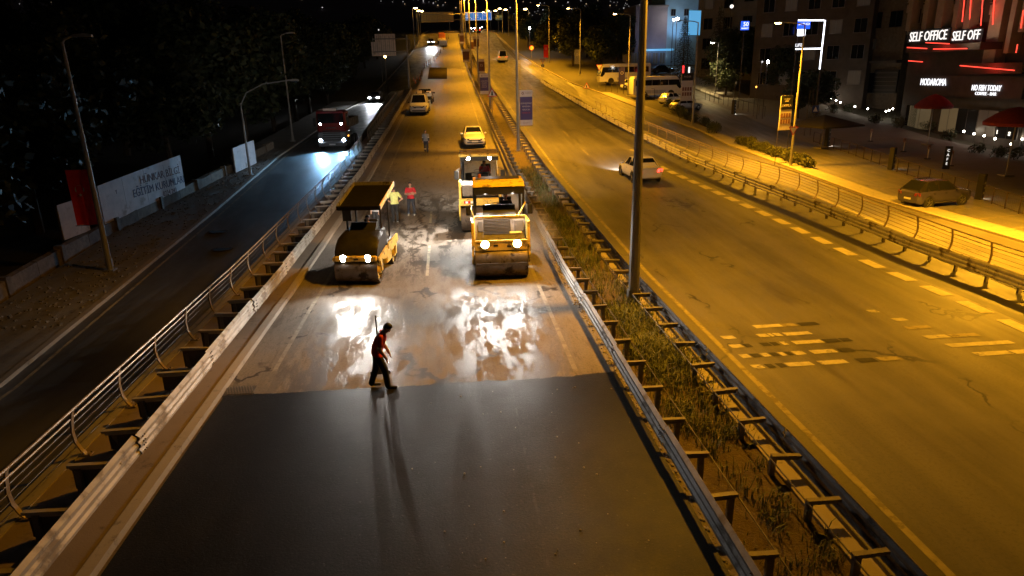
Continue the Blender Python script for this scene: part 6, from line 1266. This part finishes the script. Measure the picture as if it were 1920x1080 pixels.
# terrace house behind the trees with lit balcony, screen and small blue sign
p = dep(1330, 60, 118); P1 = (46.0, 128); P2 = (66, 112)
ang, Lf = frame(P1, P2); T = thing('apartment_block', 'dim apartment block behind the conifers with a lit blue screen', 'building', (P1[0], P1[1], zr(125) - 1), ang); MB().box((Lf / 2, 7, 10), (Lf, 14, 22)).build('wall', 'facade_grey', T)
for i in range(7):
    for j in range(5): win(T, 2 + i * 3.5, 3.5 + j * 3.4, 1.5, 1.8, 0, ['glass_dark', 'window_dim', 'glass_dark', 'glass_dark'][(i + j * 3) % 4], 'facade_dark')
for j in range(4):
    bl = MB().box((11, -.7, 2.2 + j * 3.4), (7, 1.4, .2)).build('balcony', 'facade_grey', T); MB().box((11, -1.38, 2.8 + j * 3.4), (7, .06, 1.0)).build('parapet', 'facade_grey', bl)
p = dep(1326, 38, 116); t = thing('advert_screen', 'bright cyan lit screen seen through the drooping conifer', 'screen', (p.x, 122, p.z), .35); MB().box((0, .1, 0), (2.8, .14, 4.2)).build('frame', 'black_plastic', t); MB().box((0, 0, 0), (2.6, .06, 4.0)).build('display', 'panel_cyan', t)
for s in (-1, 1): MB().tube([(s * 1.0, .15, -2), (s * 1.0, .15, zr(122) - p.z)], .08, 6).build('post', 'steel_dark', t)
p = dep(1397, 48, 92); t = thing('shop_sign', 'small violet-white lit sign on the dark building', 'sign', (p.x, 92, p.z), 0); MB().box((0, .05, 0), (1.1, .08, 1.1)).build('panel', 'panel_blue', t); text('50', .75, 'letter_white', t, (.1, -.03, .15), ext=.02); text('MARKET', .26, 'letter_white', t, (0, -.03, -.35), ext=.02); MB().tube([(0, .2, -.5), (0, .2, zr(92) - p.z)], .07, 6).build('post', 'steel_dark', t)
p = dep(1372, 12, 114); t = thing('balcony_lamp', 'warm lit balcony lamp high on the dim apartment block', 'lamp', (p.x, 114, p.z), 0); MB().ball((0, 0, 0), .3, n=10, k=6).build('globe', 'letter_warm', t); MB().tube([(0, .2, -.3), (0, .2, zr(114) - p.z)], .06, 6).build('post', 'steel_dark', t); lamp('POINT', (0, -.5, 0), (1, .7, .35), 60, None, .2, parent=t)
# mauve building, its wing coloured blue for the blue light
a = dep(1190, 90, 146); c = dep(1249, 90, 146); tp = dep(1220, 9, 146); g0 = zr(146) - .5
T = thing('mauve_building', 'plain mauve building with a blue-lit side wing behind the parked cars', 'building', (c.x, 146, g0), 0); w = c.x - a.x; h = tp.z - g0
MB().box((-w / 2, 5, h / 2), (w, 10, h)).build('wall', 'facade_mauve', T); MB().box((-w / 2, 0, h - .25), (w + .3, .4, .3)).build('cornice', 'facade_grey', T); MB().box((3.6, 7, h / 2 + 1.2), (7.2, 10, h + 2.4)).build('wing', 'facade_blue_lit', T)
MB().box((-w * .3, -.9, 3.6), (w * .9, 1.8, .4)).build('awning', 'panel_cyan', T)
for k in range(5): win(T, -.8 - k * 1.5, 2.0, 1.1, 2.2, -.1, 'window_dim', 'facade_blue_lit', False)
for k in range(2): win(T, 1.8 + k * 2.8, h - 1.4, .9, 1.2, 1.95, 'glass_dark', 'facade_grey')
MB().box((.5, 1.9, h * .55), (.14, .14, h * .8)).build('light_tube', 'letter_white', T)
lamp('SPOT', (2.4, -1.0, h * .55), (.35, .62, 1), 420, (3.4, 2.1, h * .75), .2, 140, .8, T); lamp('SPOT', (-2.5, -6.0, 3.5), (.6, .62, 1), 420, (-2.5, 0, 7.0), .3, 120, .9, T); lamp('SPOT', (2.0, -2.2, 4.0), (.35, .65, 1), 300, (1.0, -3.5, 0), .2, 140, .8, T)
for px, py, lb in ((1263, 37, 'small'), (1270, 36, 'large')):
    p = dep(px, py, 143); t = thing('wall_lamp', '%s bright white wall lamp beside the mauve building' % lb, 'lamp', (p.x, 143, p.z), 0); MB().ball((0, 0, 0), .22 if lb == 'small' else .34, n=10, k=6).build('globe', 'lamp_cool', t); MB().tube([(0, .3, 0), (0, .3, zr(143) - p.z)], .08, 6).build('post', 'steel_dark', t)
# neon strips, bollard lights, screen lights near the coaches
for px, py, y, m, h, lb in ((1281, 132, 112, 'neon_red', 1.5, 'vertical red neon strip sign beyond the coach'), (1292, 134, 112, 'letter_warm', 1.4, 'vertical pale strip sign right of the red neon strip')):
    p = dep(px, py, y); t = thing('neon_sign', lb, 'sign', (p.x, y, p.z), 0); MB().box((0, 0, 0), (.26, .08, h)).build('tube', m, t); MB().tube([(0, .1, h / 2), (0, .1, zr(y) - p.z)], .06, 6).build('post', 'steel_dark', t)
for k, (px, py, y, c_) in enumerate([(993, 53, 178, 'lamp_cool'), (710, 56, 112, 'city_cool'), (722, 106, 118, 'lamp_sodium_far'), (720, 100, 126, 'city_cool'), (1440, 116, 84, 'lamp_cool'), (1429, 116, 84, 'city_cool'), (1380, 155, 90, 'window_warm'), (1418, 163, 86, 'amber')]):
    p = dep(px, py, y); g = (zl if px < 800 else (zm if px < 1000 else zr))(y); t = thing('lamp_globe', ['bright white lamp in the right trees beyond the road', 'small white lamp above the grey sign back', 'warm lamp below the grey sign back', 'faint lamp below the grey sign back, left of the warm one', 'bright white lamp behind the dark shrubs on the right', 'faint white lamp left of the bright one on the right', 'warm glowing shop number behind the dark trees', 'amber lamp at the right end of the dark trees'][k], 'lamp', (p.x, y, p.z), 0); MB().ball((0, 0, 0), (.26, .10, .16, .10, .16, .10, .12, .10)[k], (1, 1, 1.2), 10, 6).build('globe', c_, t); MB().tube([(0, .2, 0), (0, .2, min(-.5, g - p.z))], .05, 6).build('post', 'steel_dark', t)
    if k == 0: lamp('POINT', (0, -.6, 0), (.9, .95, 1), 500, None, .2, parent=t)
# white-lit strip far left behind the trees
p = dep(180, 157, 70); t = thing('lit_roof', 'dim white lit roof edge far behind the dark left trees', 'roof', (p.x, 70, p.z), .15); MB().box((0, 0, 0), (4.2, 2.0, .12), rx=.15).build('sheet', 'board_white', t); MB().tube([(0, .5, 0), (0, .5, zl(70) - p.z)], .08, 6).build('post', 'steel_dark', t); MB().tube([(-1.0, 0, 0), (-1.2, 0, 4.0)], .05, 6).build('mast', 'city_cool' if False else 'pole_grey', t); lamp('POINT', (.5, -.2, 1.2), (.85, 1, .9), 1.0, None, .15, parent=t)

# dust and steam drifting beside the nearest roller
m, n, l, b_ = nt('steam'); n.remove(b_); vol = n.new('ShaderNodeVolumePrincipled'); l.new(vol.outputs[0], n['Material Output'].inputs['Volume']); vol.inputs['Color'].default_value = (.9, .87, .82, 1)
tc = n.new('ShaderNodeTexCoord'); nz = n.new('ShaderNodeTexNoise'); nz.inputs['Scale'].default_value = 1.1; nz.inputs['Detail'].default_value = 3; l.new(tc.outputs['Object'], nz.inputs['Vector'])
gr = n.new('ShaderNodeTexGradient'); gr.gradient_type = 'SPHERICAL'; mp = n.new('ShaderNodeMapping'); mp.inputs['Scale'].default_value = (1 / .95, 1 / 2.6, 1 / 1.2); l.new(tc.outputs['Object'], mp.inputs[0]); l.new(mp.outputs[0], gr.inputs[0])
r1 = n.new('ShaderNodeMapRange'); r1.inputs[1].default_value = .42; r1.inputs[2].default_value = .75; r1.inputs[4].default_value = 1.0; l.new(nz.outputs[0], r1.inputs[0]); mu = n.new('ShaderNodeMath'); mu.operation = 'MULTIPLY'; l.new(r1.outputs[0], mu.inputs[0]); l.new(gr.outputs['Fac'], mu.inputs[1]); l.new(mu.outputs[0], vol.inputs['Density'])
tag(MB().box((0, 0, 0), (1.9, 5.2, 2.2)).build('steam', 'steam', None, 0, (3.35, 26.6, 1.13)), 'thin pale dust and steam drifting between the nearest roller and the rail', 'steam', kind='stuff')
